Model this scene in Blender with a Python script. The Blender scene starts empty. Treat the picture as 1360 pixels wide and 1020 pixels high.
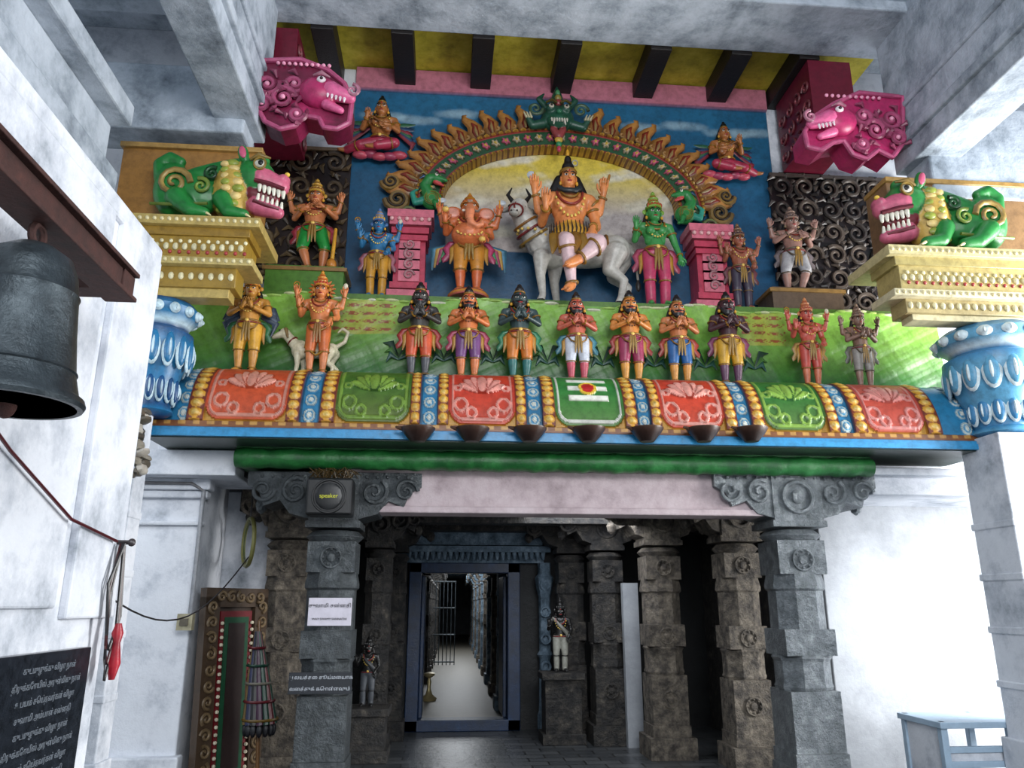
import bpy, math, random
import numpy as np
from mathutils import Vector, Matrix
random.seed(3); rng=np.random.RandomState(5)
sc=bpy.context.scene
try:
    sc.view_settings.view_transform='Standard'
except Exception: pass

# ------------------------------------------------------------------ survey
CAM=np.array([0,0,1.6]); YAW=math.radians(5); PIT=math.radians(16); FPX=1020.0
cy_,sy_=math.cos(YAW),math.sin(YAW); cp,sp=math.cos(PIT),math.sin(PIT)
RV=np.array([cy_,-sy_,0]); FV=np.array([sy_*cp,cy_*cp,sp]); UV=np.array([-sy_*sp,-cy_*sp,cp])
def P(u,v,Y):
    """measured photo point on the plane y=Y -> metres"""
    d=RV*(u-680)/FPX+UV*(510-v)/FPX+FV
    return CAM+d*(Y/d[1])
def X(u,v,Y): return P(u,v,Y)[0]
def Z(u,v,Y): return P(u,v,Y)[2]

def hx(h):
    if not isinstance(h,str): return np.array(h,float)
    h=h.lstrip('#')
    if len(h)==3: h=h[0]*2+h[1]*2+h[2]*2
    r=[int(h[i:i+2],16)/255 for i in (0,2,4)]
    return np.array([c/12.92 if c<=.04045 else ((c+.055)/1.055)**2.4 for c in r])
A3=lambda *a: np.array(a,float)

# ------------------------------------------------------------------ materials
def newmat(name):
    m=bpy.data.materials.new(name); m.use_nodes=True
    nt=m.node_tree; b=nt.nodes['Principled BSDF']; return m,nt,b
def noise(nt,scale,detail=4,rough=.6):
    tc=nt.nodes.new('ShaderNodeTexCoord'); n=nt.nodes.new('ShaderNodeTexNoise')
    n.inputs['Scale'].default_value=scale; n.inputs['Detail'].default_value=detail; n.inputs['Roughness'].default_value=rough
    nt.links.new(tc.outputs['Object'],n.inputs['Vector']); return n
def ramp(nt,src,stops):
    r=nt.nodes.new('ShaderNodeValToRGB'); e=r.color_ramp.elements
    while len(e)<len(stops): e.new(.5)
    for i,(p,c) in enumerate(stops):
        e[i].position=p; c=hx(c); e[i].color=(c[0],c[1],c[2],1)
    nt.links.new(src,r.inputs[0]); return r
def bump(nt,b,src,st=.3,dist=.02):
    bp=nt.nodes.new('ShaderNodeBump'); bp.inputs['Strength'].default_value=st; bp.inputs['Distance'].default_value=dist
    nt.links.new(src,bp.inputs['Height']); nt.links.new(bp.outputs[0],b.inputs['Normal'])
def mult(nt,a,b,f):
    mx=nt.nodes.new('ShaderNodeMix'); mx.data_type='RGBA'; mx.blend_type='MULTIPLY'; mx.inputs[0].default_value=f
    nt.links.new(a,mx.inputs[6]); nt.links.new(b,mx.inputs[7]); return mx.outputs[2]
def m_paint():
    m,nt,b=newmat('painted_plaster')
    at=nt.nodes.new('ShaderNodeAttribute'); at.attribute_name='Col'
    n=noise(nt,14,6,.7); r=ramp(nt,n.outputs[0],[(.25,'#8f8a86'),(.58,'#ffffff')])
    g=nt.nodes.new('ShaderNodeNewGeometry'); r2=ramp(nt,g.outputs['Pointiness'],[(.40,'#4a3c36'),(.49,'#ffffff')])  # pointiness ramp paints occlusion-like shade into creases of the base colour
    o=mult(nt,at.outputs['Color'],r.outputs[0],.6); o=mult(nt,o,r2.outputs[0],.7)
    nt.links.new(o,b.inputs['Base Color']); b.inputs['Roughness'].default_value=.38
    bump(nt,b,n.outputs[0],.3,.01); return m
def m_noise(name,stops,scale=4,rough=.8,bst=.3,bscale=None,metal=0,bd=.02,spec=None):
    m,nt,b=newmat(name)
    n=noise(nt,scale,7,.68); r=ramp(nt,n.outputs[0],stops)
    nt.links.new(r.outputs[0],b.inputs['Base Color'])
    b.inputs['Roughness'].default_value=rough; b.inputs['Metallic'].default_value=metal
    n2=noise(nt,bscale or scale*6,6,.7); bump(nt,b,n2.outputs[0],bst,bd); return m
def m_flat(name,c,rough=.6,metal=0):
    return m_noise(name,[(.3,hx(c)*.8),(.7,hx(c))],9,rough,.1,None,metal)
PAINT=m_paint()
WHITE=m_noise('limewash',[(.26,'#7f8790'),(.40,'#bcc1ca'),(.52,'#dadde4'),(.8,'#e8ebf1')],2.2,.85,.45,14)
CEILM=m_noise('aged_limewash',[(.27,'#59626b'),(.40,'#8b95a0'),(.55,'#b0b9c4'),(.8,'#c8d0da')],2.6,.85,.7,9)
GREYW=m_noise('grey_wash',[(.25,'#74787d'),(.5,'#989ca2'),(.8,'#b0b4b8')],1.1,.8,.3,14)
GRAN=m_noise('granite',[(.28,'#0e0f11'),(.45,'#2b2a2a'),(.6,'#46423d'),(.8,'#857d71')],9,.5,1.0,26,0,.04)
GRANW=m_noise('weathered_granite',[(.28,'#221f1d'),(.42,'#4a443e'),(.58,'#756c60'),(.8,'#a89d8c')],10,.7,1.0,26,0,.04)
SILV=m_noise('silver_paint',[(.25,'#565c5f'),(.5,'#80868a'),(.75,'#aeb4b8')],9,.28,1.0,30,.6,.03)
DSILV=m_noise('dull_silver_paint',[(.25,'#2c3032'),(.5,'#44494c'),(.75,'#686e71')],9,.32,.9,30,.4,.025)
DARK=m_noise('near_black_stone',[(.3,'#08090a'),(.6,'#17191b'),(.85,'#2b2d30')],5,.6,.6,20)  # mottled near-black stone for inner walls and ceilings
BLUEP=m_noise('blue_wood_paint',[(.3,'#081a30'),(.6,'#10294a'),(.85,'#1c416b')],6,.4,.2)
RUST=m_noise('rust',[(.3,'#2b1512'),(.6,'#4a2822'),(.85,'#6b3f35')],9,.7,.6)
BRONZE=m_noise('old_bronze',[(.3,'#1d2226'),(.5,'#3a4247'),(.8,'#5d666b')],5,.38,.35,30,.7)
GREENP=m_noise('green_paint',[(.25,'#0a331a'),(.5,'#175a26'),(.8,'#3a8a48')],4,.4,.5,12)
PINKW=m_noise('pink_wash',[(.25,'#85767a'),(.5,'#b0a0a4'),(.8,'#c8bcc0')],2.5,.8,.4,16)
YELC=m_noise('yellow_boards',[(.25,'#857c1e'),(.5,'#bdb032'),(.8,'#dccf54')],5,.7,.4,16)
WOODD=m_noise('dark_rafters',[(.3,'#070505'),(.6,'#140d0b'),(.85,'#2a1c17')],9,.5,.3)
BLACK=m_flat('black_plastic','#0b0c0e',.35)
WSIGN=m_flat('white_board','#d5d0dc',.5)
INK=m_flat('ink','#15151c',.6); WINK=m_flat('white_ink','#c9ced6',.6); YINK=m_flat('yellow_ink','#cfd02a',.5); GINK=m_flat('grey_ink','#6c737c',.6)
def m_floor():
    m,nt,b=newmat('stone_floor')
    tc=nt.nodes.new('ShaderNodeTexCoord'); br=nt.nodes.new('ShaderNodeTexBrick')
    nt.links.new(tc.outputs['Object'],br.inputs['Vector']); br.inputs['Scale'].default_value=1.3
    br.inputs['Color1'].default_value=(.04,.045,.05,1); br.inputs['Color2'].default_value=(.08,.085,.09,1); br.inputs['Mortar'].default_value=(.012,.012,.012,1)
    br.inputs['Mortar Size'].default_value=.012
    nt.links.new(br.outputs['Color'],b.inputs['Base Color']); b.inputs['Roughness'].default_value=.32
    n=noise(nt,12); bump(nt,b,n.outputs[0],.4,.01); return m
FLOOR=m_floor()

# ------------------------------------------------------------------ mesh builder
def unit(v):
    v=np.array(v,float); n=np.linalg.norm(v); return v/n if n>1e-9 else A3(0,0,1)
class MB:
    def __init__(s): s.V=[];s.F=[];s.C=[];s.n=0
    def add(s,V,F,col):
        V=np.asarray(V,float); k=len(V); o=s.n
        s.V.append(V); s.F+= [tuple(i+o for i in f) for f in F]
        c=hx(col) if not (isinstance(col,np.ndarray) and col.ndim==2) else col
        s.C.append(c if c.ndim==2 else np.tile(c,(k,1))); s.n+=k
    def ext(s,o):
        s.add(np.vstack(o.V),o.F,np.vstack(o.C))
    def box(s,a,b,col='#ffffff'):
        x0,y0,z0=[min(p,q) for p,q in zip(a,b)]; x1,y1,z1=[max(p,q) for p,q in zip(a,b)]
        V=[(x0,y0,z0),(x1,y0,z0),(x1,y1,z0),(x0,y1,z0),(x0,y0,z1),(x1,y0,z1),(x1,y1,z1),(x0,y1,z1)]
        s.add(V,[(0,3,2,1),(4,5,6,7),(0,1,5,4),(1,2,6,5),(2,3,7,6),(3,0,4,7)],col)
    def cap(s,a,b,ra,rb,col='#ffffff',n=10):
        a=np.array(a,float);b=np.array(b,float); d=unit(b-a)
        r=A3(0,1,0) if abs(d[1])<.9 else A3(1,0,0)
        e1=unit(np.cross(d,r)); e2=np.cross(d,e1)
        rows=[(a,ra,-60),(a,ra,-30),(a,ra,0),(b,rb,0),(b,rb,30),(b,rb,60)]
        V=[a-d*ra]
        for c,R,ph in rows:
            ph=math.radians(ph)
            for i in range(n):
                t=2*math.pi*i/n
                V.append(c+d*R*math.sin(ph)+R*math.cos(ph)*(e1*math.cos(t)+e2*math.sin(t)))
        V.append(b+d*rb); F=[]
        for i in range(n): F.append((0,1+(i+1)%n,1+i))
        for k in range(5):
            o=1+k*n
            for i in range(n): F.append((o+i,o+(i+1)%n,o+n+(i+1)%n,o+n+i))
        o=1+5*n; L=len(V)-1
        for i in range(n): F.append((o+i,o+(i+1)%n,L))
        s.add(V,F,col)
    def ell(s,c,r,col='#ffffff',R=None,n=12,m=7):
        c=np.array(c,float); r=np.array(r,float)*np.ones(3)
        V=[(0,0,-1)]
        for k in range(1,m):
            ph=-math.pi/2+math.pi*k/m
            for i in range(n):
                t=2*math.pi*i/n; V.append((math.cos(ph)*math.cos(t),math.cos(ph)*math.sin(t),math.sin(ph)))
        V.append((0,0,1)); V=np.array(V)*r
        if R is not None: V=V@np.array(R).T
        V=V+c; F=[]
        for i in range(n): F.append((0,1+(i+1)%n,1+i))
        for k in range(m-2):
            o=1+k*n
            for i in range(n): F.append((o+i,o+(i+1)%n,o+n+(i+1)%n,o+n+i))
        o=1+(m-2)*n; L=len(V)-1
        for i in range(n): F.append((o+i,o+(i+1)%n,L))
        s.add(V,F,col)
    def tube(s,pts,rad,col='#ffffff',n=8,closed=False,flat=1.0,ref=(0,1,0)):
        pts=np.array(pts,float); k=len(pts); rad=np.ones(k)*rad if np.isscalar(rad) else np.array(rad,float)
        ref=np.array(ref,float); V=[]; pn=None
        for i in range(k):
            if closed: t=pts[(i+1)%k]-pts[i-1]
            else: t=pts[min(i+1,k-1)]-pts[max(i-1,0)]
            t=unit(t); c=np.cross(t,ref)
            if np.linalg.norm(c)<.15: c=pn if pn is not None else np.cross(t,A3(1,0,.1))
            n2=unit(c); 
            if pn is not None and np.dot(pn,n2)<0 and np.linalg.norm(np.cross(t,ref))<.5: n2=-n2
            pn=n2; n1=np.cross(n2,t)
            for j in range(n):
                a=2*math.pi*j/n; V.append(pts[i]+rad[i]*(n2*math.cos(a)+n1*math.sin(a)*flat))
        F=[]
        for i in range(k if closed else k-1):
            o=i*n; p=((i+1)%k)*n
            for j in range(n): F.append((o+j,o+(j+1)%n,p+(j+1)%n,p+j))
        if not closed: F.append(tuple(range(n))[::-1]); F.append(tuple(range((k-1)*n,k*n)))
        s.add(V,F,col)
    def ring(s,c,nrm,R,r,col,n=16,R2=None,flat=1.0):
        nrm=unit(nrm); q=A3(0,1,0) if abs(nrm[1])<.9 else A3(1,0,0)
        e1=unit(np.cross(nrm,q)); e2=np.cross(nrm,e1); R2=R2 or R; c=np.array(c,float)
        pts=[c+e1*R*math.cos(2*math.pi*i/n)+e2*R2*math.sin(2*math.pi*i/n) for i in range(n)]
        s.tube(pts,r,col,6,True,flat,ref=nrm)
    def lathe(s,prof,c,col='#ffffff',n=20,sx=1,sy=1,ph=0):
        c=np.array(c,float); V=[];cols=[]
        for k,pr in enumerate(prof):
            cc=hx(pr[2]) if len(pr)>2 else hx(col)
            for i in range(n):
                t=2*math.pi*i/n+ph; V.append((c[0]+pr[0]*sx*math.cos(t),c[1]+pr[0]*sy*math.sin(t),c[2]+pr[1])); cols.append(cc)
        F=[]
        for k in range(len(prof)-1):
            o=k*n
            for i in range(n): F.append((o+i,o+(i+1)%n,o+n+(i+1)%n,o+n+i))
        F.append(tuple(range(n))[::-1]); F.append(tuple(range((len(prof)-1)*n,len(prof)*n)))
        s.add(V,F,np.array(cols))
    def prism(s,poly,y0,y1,col='#ffffff'):
        k=len(poly); V=[(p[0],y0,p[1]) for p in poly]+[(p[0],y1,p[1]) for p in poly]
        F=[tuple(range(k)),tuple(range(k,2*k))[::-1]]+[(i,i+k,(i+1)%k+k,(i+1)%k) for i in range(k)]
        s.add(V,F,col)
    def prismx(s,poly,x0,x1,col='#ffffff'):
        k=len(poly); V=[(x0,p[0],p[1]) for p in poly]+[(x1,p[0],p[1]) for p in poly]
        F=[tuple(range(k)),tuple(range(k,2*k))[::-1]]+[(i,i+k,(i+1)%k+k,(i+1)%k) for i in range(k)]
        s.add(V,F,col)
    def spiral(s,cx,y,cz,R,turns,col,r=.02,ph=0,d=1,flat=.8,n=22):
        pts=[];rr=[]
        for i in range(n):
            t=i/(n-1); a=ph+d*t*turns*2*math.pi; q=R*(1-t*.88)
            pts.append((cx+q*math.cos(a),y,cz+q*math.sin(a))); rr.append(r*(1-.45*t))
        s.tube(pts,rr,col,6,False,flat)
    def grid(s,nu,nv,fn):
        uu,vv=np.meshgrid(np.linspace(0,1,nu),np.linspace(0,1,nv),indexing='ij')
        V,C=fn(uu.ravel(),vv.ravel())
        F=[(i*nv+j,(i+1)*nv+j,(i+1)*nv+j+1,i*nv+j+1) for i in range(nu-1) for j in range(nv-1)]
        s.add(V,F,C)
    def done(s,name,mat=None,parent=None,smooth=True,bevel=0,ang=40):
        me=bpy.data.meshes.new(name); V=np.vstack(s.V); C=np.vstack(s.C)
        me.from_pydata(V.tolist(),[],s.F); me.update()
        at=me.attributes.new('Col','FLOAT_COLOR','POINT')
        at.data.foreach_set('color',np.hstack([C,np.ones((len(C),1))]).astype(np.float32).ravel())
        if smooth:
            me.polygons.foreach_set('use_smooth',[True]*len(me.polygons))
            try: me.set_sharp_from_angle(angle=math.radians(ang))
            except Exception: pass
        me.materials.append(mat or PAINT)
        ob=bpy.data.objects.new(name,me); sc.collection.objects.link(ob)
        if bevel:
            md=ob.modifiers.new('b','BEVEL'); md.width=bevel; md.segments=2; md.limit_method='ANGLE'
        if parent: ob.parent=parent
        return ob
def mobj(name,loc=(0,0,0)):
    e=bpy.data.objects.new(name,None); e.location=loc; e.empty_display_size=.1; sc.collection.objects.link(e); return e
def boxo(name,a,b,mat,parent=None,bevel=.008):
    m=MB(); m.box(a,b); return m.done(name,mat,parent,False,bevel)

# ------------------------------------------------------------------ sculpting kit (voxel merged)
class Sc:
    def __init__(s): s.p=[]; s.h=MB()
    def cap(s,a,b,ra,rb,col,bias=0): s.p.append(('c',A3(*a),A3(*b),ra,rb,hx(col),bias,None))
    def ell(s,c,r,col,R=None,bias=0): s.p.append(('e',A3(*c),np.array(r,float)*np.ones(3),0,0,hx(col),bias,None if R is None else np.array(R)))
    def chain(s,pts,rads,col,bias=0):
        for i in range(len(pts)-1): s.cap(pts[i],pts[i+1],rads[i],rads[i+1],col,bias)
    def mesh(s,vox=.009,smooth=2):
        m=MB()
        for q in s.p:
            if q[0]=='c': m.cap(q[1],q[2],q[3],q[4],n=14)
            else: m.ell(q[1],q[2],R=q[7],n=18,m=11)
        me=bpy.data.meshes.new('t'); me.from_pydata(np.vstack(m.V).tolist(),[],m.F)
        ob=bpy.data.objects.new('t',me); sc.collection.objects.link(ob)
        md=ob.modifiers.new('r','REMESH'); md.mode='VOXEL'; md.voxel_size=vox
        if smooth:
            sm=ob.modifiers.new('s','SMOOTH'); sm.factor=.5; sm.iterations=smooth
        dg=bpy.context.evaluated_depsgraph_get(); dg.update()
        ev=ob.evaluated_get(dg); em=ev.to_mesh()
        n=len(em.vertices); V=np.empty(n*3); em.vertices.foreach_get('co',V); V=V.reshape(-1,3)
        F=[tuple(p.vertices) for p in em.polygons]; ev.to_mesh_clear()
        bpy.data.objects.remove(ob); bpy.data.meshes.remove(me)
        best=np.full(n,1e9); C=np.ones((n,3))
        for k,a,b,ra,rb,col,bias,R in s.p:
            if k=='c':
                ab=b-a; L=max(ab@ab,1e-9); t=np.clip(((V-a)@ab)/L,0,1)
                d=np.linalg.norm(V-a-t[:,None]*ab,axis=1)-(ra+(rb-ra)*t)
            else:
                q=V-a
                if R is not None: q=q@R
                k0=np.linalg.norm(q/b,axis=1); k1=np.linalg.norm(q/(b*b),axis=1)+1e-9; d=k0*(k0-1)/k1
            d=d-bias; w=d<best; best[w]=d[w]; C[w]=col
        o=MB(); o.add(V,F,C)
        if s.h.n: o.ext(s.h)
        return o
def place(S,name,u,vtop,Y,zb,vox=.009,flip=False,rot=0,sxy=1.0,height=None,x=None,mat=None):
    o=S.mesh(vox); V=np.vstack(o.V); z0,z1=V[:,2].min(),V[:,2].max()
    H=height or (Z(u,vtop,Y)-zb); k=H/(z1-z0)
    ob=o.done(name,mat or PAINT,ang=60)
    ob.scale=((-k if flip else k)*sxy,k*sxy,k); ob.rotation_euler=(0,0,rot)
    xx=x if x is not None else X(u,(vtop+500)/2,Y)
    ob.location=(xx,Y,zb-z0*k); return ob
def rotY(a): return np.array(Matrix.Rotation(math.radians(a),3,'Y'))
def rotZ(a): return np.array(Matrix.Rotation(math.radians(a),3,'Z'))

GOLD='#d39a2c'
def hand(S,w,tip,side,col,k=1.0):
    w=A3(*w);d=unit(A3(*tip)-w); f=A3(0,-1,0)
    if abs(d@f)>.9: f=A3(0,0,1)
    l=unit(np.cross(d,f)); f=np.cross(l,d)
    if f[1]>0: f=-f
    S.h.cap(w,w+d*.045*k,.017*k,.024*k,col,8)
    for i,(o,L) in enumerate(((-1.5,.038),(-.5,.047),(.5,.044),(1.5,.034))):
        b=w+d*.048*k+l*o*.0125*k; m=b+d*L*.55*k+l*o*.002*k; e=m+d*L*.5*k+f*.008*k
        S.h.cap(b,m,.0075*k,.0068*k,col,6); S.h.cap(m,e,.0068*k,.005*k,col,6)
    t0=w+d*.015*k-l*side*.017*k; t1=t0+d*.022*k-l*side*.018*k; t2=t1+d*.022*k-l*side*.004*k
    S.h.cap(t0,t1,.009*k,.008*k,col,6); S.h.cap(t1,t2,.008*k,.006*k,col,6)
STAND=[[(-.055,0,.52),(-.07,-.015,.29),(-.065,.0,.055),(-.085,-.085,.022)],[(.055,0,.52),(.07,-.015,.29),(.065,.0,.055),(.085,-.085,.022)]]
def NAM(s): return (s,(s*.185,-.03,.655),(s*.045,-.14,.695),(s*.006,-.15,.78))
def UPB(s): return (s,(s*.215,.0,.755),(s*.245,-.03,.87),(s*.25,-.04,.95))
def BLS(s): return (s,(s*.19,-.01,.66),(s*.2,-.12,.73),(s*.2,-.135,.82))
def DWN(s): return (s,(s*.185,0,.64),(s*.215,-.04,.50),(s*.22,-.05,.42))
def GIV(s): return (s,(s*.18,0,.64),(s*.13,-.12,.58),(s*.1,-.15,.5))
def human(skin,cloth,leg=None,hair='#120d0c',beard=False,crown=None,arms=None,legs=STAND,female=False,sash='#a83a52',belly=0,hs=1.18,
          longd=False,bun=False,jewel=GOLD,head=True,items=None,neck=True,plain=False,skirt=True,pleat='#e0b04a'):
    S=Sc(); leg=leg or skin; h=S.h
    S.ell((0,0,.74),(.118,.07,.095),skin); S.cap((0,0,.70),(0,0,.57),.085 if not female else .068,.088,skin)
    S.ell((0,0,.67),(.10,.068,.08),skin)
    if belly: S.ell((0,-.05,.62),(.10+belly,.08+belly,.10+belly*.6),skin)
    for s in (-1,1):
        if female: S.ell((s*.052,-.066,.735),(.045,.042,.045),skin)
        else: S.ell((s*.052,-.046,.755),(.055,.032,.042),skin)
    S.cap((-.115,0,.802),(.115,0,.802),.043,.043,skin)
    S.cap((0,0,.80),(0,-.005,.875),.038,.034,skin)
    S.ell((0,0,.535),(.118 if not female else .128,.085,.07),cloth,bias=.004)
    for hp_,kn,an,to in legs:
        S.cap(hp_,kn,.074,.054 if skirt else .046,cloth)
        if skirt: S.cap(kn,A3(*kn)+unit(A3(*an)-A3(*kn))*.02,.055,.052,cloth)
        cc=cloth if longd else leg
        mid=A3(*kn)+(A3(*an)-A3(*kn))*.35
        S.chain([kn,mid,an],[.044,.045 if not longd else .05,.028 if not longd else .045],cc)
        S.chain([an,A3(*an)+(A3(*to)-A3(*an))*.5+A3(0,0,-.004),to],[.028,.026,.02],skin)
        if not plain:
            d=A3(*an)-A3(*kn); h.ring(A3(*an)-unit(d)*.01,d,.037,.008,jewel,12)
            h.ring(A3(*kn)+unit(d)*.035,d,.054,.007,jewel,12)
        t=A3(*to); td=unit(A3(*to)-A3(*an)); lt=unit(np.cross(td,A3(0,0,1)))
        for q in range(5): h.cap(t+lt*(q-2)*.009,t+lt*(q-2)*.011+td*(.02-.002*abs(q-1)),.007,.005,skin,6)
    for a in (arms or [NAM(-1),NAM(1)]):
        s,el,wr,tp=a[:4]
        up=(s*.14,0,.80); S.cap(up,el,.04,.032,skin); S.cap(el,wr,.031,.02,skin)
        hand(S,wr,tp,s,skin,1.12)
        if not plain:
            d=A3(*el)-A3(*up); h.ring(A3(*up)+d*.45,d,.042,.008,jewel,12)
            d=A3(*wr)-A3(*el); h.ring(A3(*wr)-unit(d)*.012,d,.026,.007,jewel,12)
        if len(a)>4: a[4](S,A3(*tp))
    if head:
        H=A3(0,-.01,.93); hp=lambda x,y,z:H+A3(x,y,z)*hs
        S.ell(hp(0,0,.005),A3(.054,.058,.07)*hs,skin); S.ell(hp(0,-.018,-.035),A3(.041,.042,.036)*hs,skin)
        S.ell(hp(0,.022,.02),A3(.06,.055,.068)*hs,hair)
        if not plain:
            for s in (-1,1): S.chain([hp(s*.05,.03,0),hp(s*.066,.03,-.06),(s*.10,.03,.79)],[.025,.026,.02],hair)
        for s in (-1,1):
            h.ell(hp(s*.023,-.053,.006),A3(.014,.008,.0078)*hs,'#e8e4dc',n=8,m=5)
            h.ell(hp(s*.023,-.060,.006),A3(.0068,.004,.0068)*hs,'#060606',n=8,m=5)
            h.tube([hp(s*.008,-.058,.022),hp(s*.024,-.058,.028),hp(s*.042,-.048,.021)],.0036*hs,'#0c0808',5)
            h.ell(hp(s*.055,-.002,-.004),A3(.009,.016,.022)*hs,skin,n=8,m=5)
            if not plain: h.ell(hp(s*.06,-.008,-.036),A3(.012,.012,.015)*hs,jewel,n=8,m=5)
        h.cap(hp(0,-.056,.012),hp(0,-.068,-.014),.0055*hs,.0105*hs,skin,8)
        h.ell(hp(0,-.057,-.036),A3(.019,.008,.0065)*hs,'#9c2a2a',n=8,m=5)
        if not plain: h.ell(hp(0,-.058,.034),A3(.0055,.004,.009)*hs,'#c01818',n=8,m=5)
        if beard:
            S.ell(hp(0,-.03,-.058),A3(.036,.028,.036)*hs,hair,bias=.003)
            for s in (-1,1):
                S.cap(hp(s*.042,-.015,-.02),hp(s*.03,-.028,-.05),.016*hs,.016*hs,hair,.002)
                h.tube([hp(0,-.064,-.026),hp(s*.018,-.064,-.03),hp(s*.033,-.052,-.024)],[.007*hs,.006*hs,.003*hs],hair,6)
        if bun:
            S.ell(hp(0,.0,.088),A3(.034,.032,.036)*hs,hair); S.ell(hp(0,0,.125),A3(.018,.018,.02)*hs,hair)
            h.ring(hp(0,-.0,.066),(0,0,1),.036*hs,.007*hs,jewel,14)
        if crown:
            c1,c2=crown; z=hp(0,0,.035)
            h.lathe([(.058*hs,0,c1),(.066*hs,.004,c1),(.066*hs,.022,c1),(.056*hs,.028,c2),(.052*hs,.05,c1),(.056*hs,.06,c1),(.046*hs,.068,c2),
                     (.040*hs,.1,c1),(.044*hs,.108,c1),(.03*hs,.118,c2),(.024*hs,.145,c1),(.014*hs,.155,c1),(.017*hs,.17,c1),(.004*hs,.19,c1)],z,n=16)
            for s in (-2,-1,0,1,2):
                h.ell(z+A3(s*.024*hs,-.058*hs*math.cos(s*.42),.028),(.012*hs,.007,.022*hs),c2,n=8,m=5)
            for s in (-1,1): h.ell(hp(s*.07,.01,.02),A3(.018,.008,.022)*hs,c1,n=8,m=5)
    if not plain:
        for (w,dz,y,r,c) in ((.055,.05,.05,.007,jewel),(.085,.10,.062,.0085,'#c8402c' if not female else jewel)):
            pts=[(w*math.sin(t),-(.025+y*math.cos(t*.9))-.008,.845-dz*math.cos(t)-.01) for t in np.linspace(-1.5,1.5,13)]
            h.tube(pts,r,c,6)
        for t in np.linspace(-1.3,1.3,11):
            h.ell((.095*math.sin(t),-(.03+.066*math.cos(t*.8)),.83-.17*math.cos(t)),(.0095,.0095,.0095),'#6a3a1a' if beard else '#e2c25c',n=6,m=4)
        h.ring((0,-.002,.575),(0,0,1),.103 if not female else .1,.011,jewel,22,.088)
        h.ring((0,-.002,.548),(0,0,1),.118,.008,'#b02434',22,.092)
        h.ell((0,-.098,.565),(.02,.012,.02),'#e8c060',n=8,m=5)
        if skirt and pleat:
            for s in (-1,0,1): h.tube([(s*.02,-.092,.55),(s*.026,-.1,.45),(s*.034,-.085,.34)],[.012,.014,.005],pleat,6,flat=.6)
            for s in (-1,1): h.tube([(s*.10,-.05,.55),(s*.075,-.09,.49),(s*.02,-.1,.46)],.009,jewel,6)
        if sash:
            for s in (-1,1):
                h.tube([(s*.10,.0,.575),(s*.155,.01,.56),(s*.185,.01,.50),(s*.165,.01,.44),(s*.2,.01,.38),(s*.21,.01,.35)],[.014,.024,.034,.026,.03,.005],sash,8,flat=.35)
                h.tube([(s*.10,.0,.56),(s*.14,.0,.50),(s*.135,.0,.42),(s*.155,.0,.33)],[.012,.022,.024,.005],jewel,8,flat=.35)
    if items: items(S)
    return S

# ================================================================== ROOM
m=MB(); m.box((-9,-6,-.1),(12,48,0)); m.done('floor',FLOOR,smooth=False)
ZLEDGE=3.68; ZPL=4.68; ZCE=7.6
XC=X(745,275,7.9)
boxo('ceiling',(-7,0,8.2),(9,8.4,8.4),CEILM)
boxo('wall_back',(-7,8.0,2.85),(9,8.3,8.2),WHITE)
boxo('wall_lintel_mass',(X(205,540,7.2),7.42,2.85),(X(1300,540,7.2),8.0,3.55),WHITE)
XW=X(158,700,4.5)
WZ=Z(190,330,4.5)
m=MB(); m.box((XW-.5,-2,0),(XW,4.5,WZ)); m.box((XW-.5,-2,WZ-.12),(XW+.03,4.52,WZ))
m.done('wall_left',WHITE,None,False,.02)
m=MB(); zb=Z(100,808,4.0); m.box((XW-.01,2.0,zb),(XW+.03,3.85,WZ-.1)); m.box((XW-.01,3.95,zb-.05),(XW+.04,4.5,WZ-.1)); m.done('trim_1',WHITE,None,False,.012)
xa,xb=X(120,760,7.5),X(262,760,7.5)
m=MB(); m.box((xa-3,7.45,0),(xb,8.3,2.9)); m.box((xa-3,7.38,2.55),(xb+.05,7.5,2.62)); m.box((xa-3,7.33,2.62),(xb+.08,7.5,2.82)); m.box((xa-3,7.40,2.3),(xb+.03,7.5,2.34))
m.box((xa-3,7.35,0),(xb+.05,7.5,.35))
m.done('wall_left_rear',WHITE,None,False,.015)
m=MB(); m.box((xb-.1,8.5,0),(X(352,800,8.5),8.8,2.9)); m.done('wall_recess',WHITE,None,False,.01)
xr0=X(1085,800,8.2)
m=MB(); m.box((xr0,8.0,0),(9,8.3,2.9)); m.done('wall_right',GREYW,None,False,.01)
m=MB(); m.box((X(1140,625,7.3),7.1,2.62),(7.5,8.0,2.86)); m.box((X(1140,625,7.3),7.02,2.8),(7.5,8.0,2.87)); m.done('trim_2',WHITE,None,False,.01)
m=MB(); m.box((-4.6,7.1,2.72),(X(318,610,7.2),8.0,2.95)); m.done('trim_3',WHITE,None,False,.01)

m=MB()
m.box((-7,6.3,ZCE),(9,7.05,8.2)); m.box((-7,6.25,ZCE+.12),(9,7.1,ZCE+.2))
m.done('beam_cross',CEILM,None,False,.02)
def longbeam(name,u0,u1,v,Y,w=None):
    a=P(u0,v,Y); b=P(u1,v,Y); z=(a[2]+b[2])/2
    m=MB(); m.box((a[0],.2,z),(b[0],Y,8.2)); 
    m.box((a[0]-.05,.2,z+.22),(b[0]+.05,Y+.02,z+.32)); m.box((a[0]-.03,.2,z+.62),(b[0]+.03,Y,z+.68))
    return m.done(name,CEILM,None,False,.015)
longbeam('ceiling_beam',298,352,190,6.9)
longbeam('ceiling_beam',1190,1245,235,6.9)
a=P(150,280,6.0); m=MB(); m.box((a[0]-.7,.2,a[2]),(a[0],6.0,a[2]+.35)); m.box((a[0]-.7,.2,a[2]+.35),(a[0]-.12,6.0,a[2]+.8)); m.box((a[0]-.75,.2,a[2]+.8),(a[0]+.05,6.0,a[2]+1.0))
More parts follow.
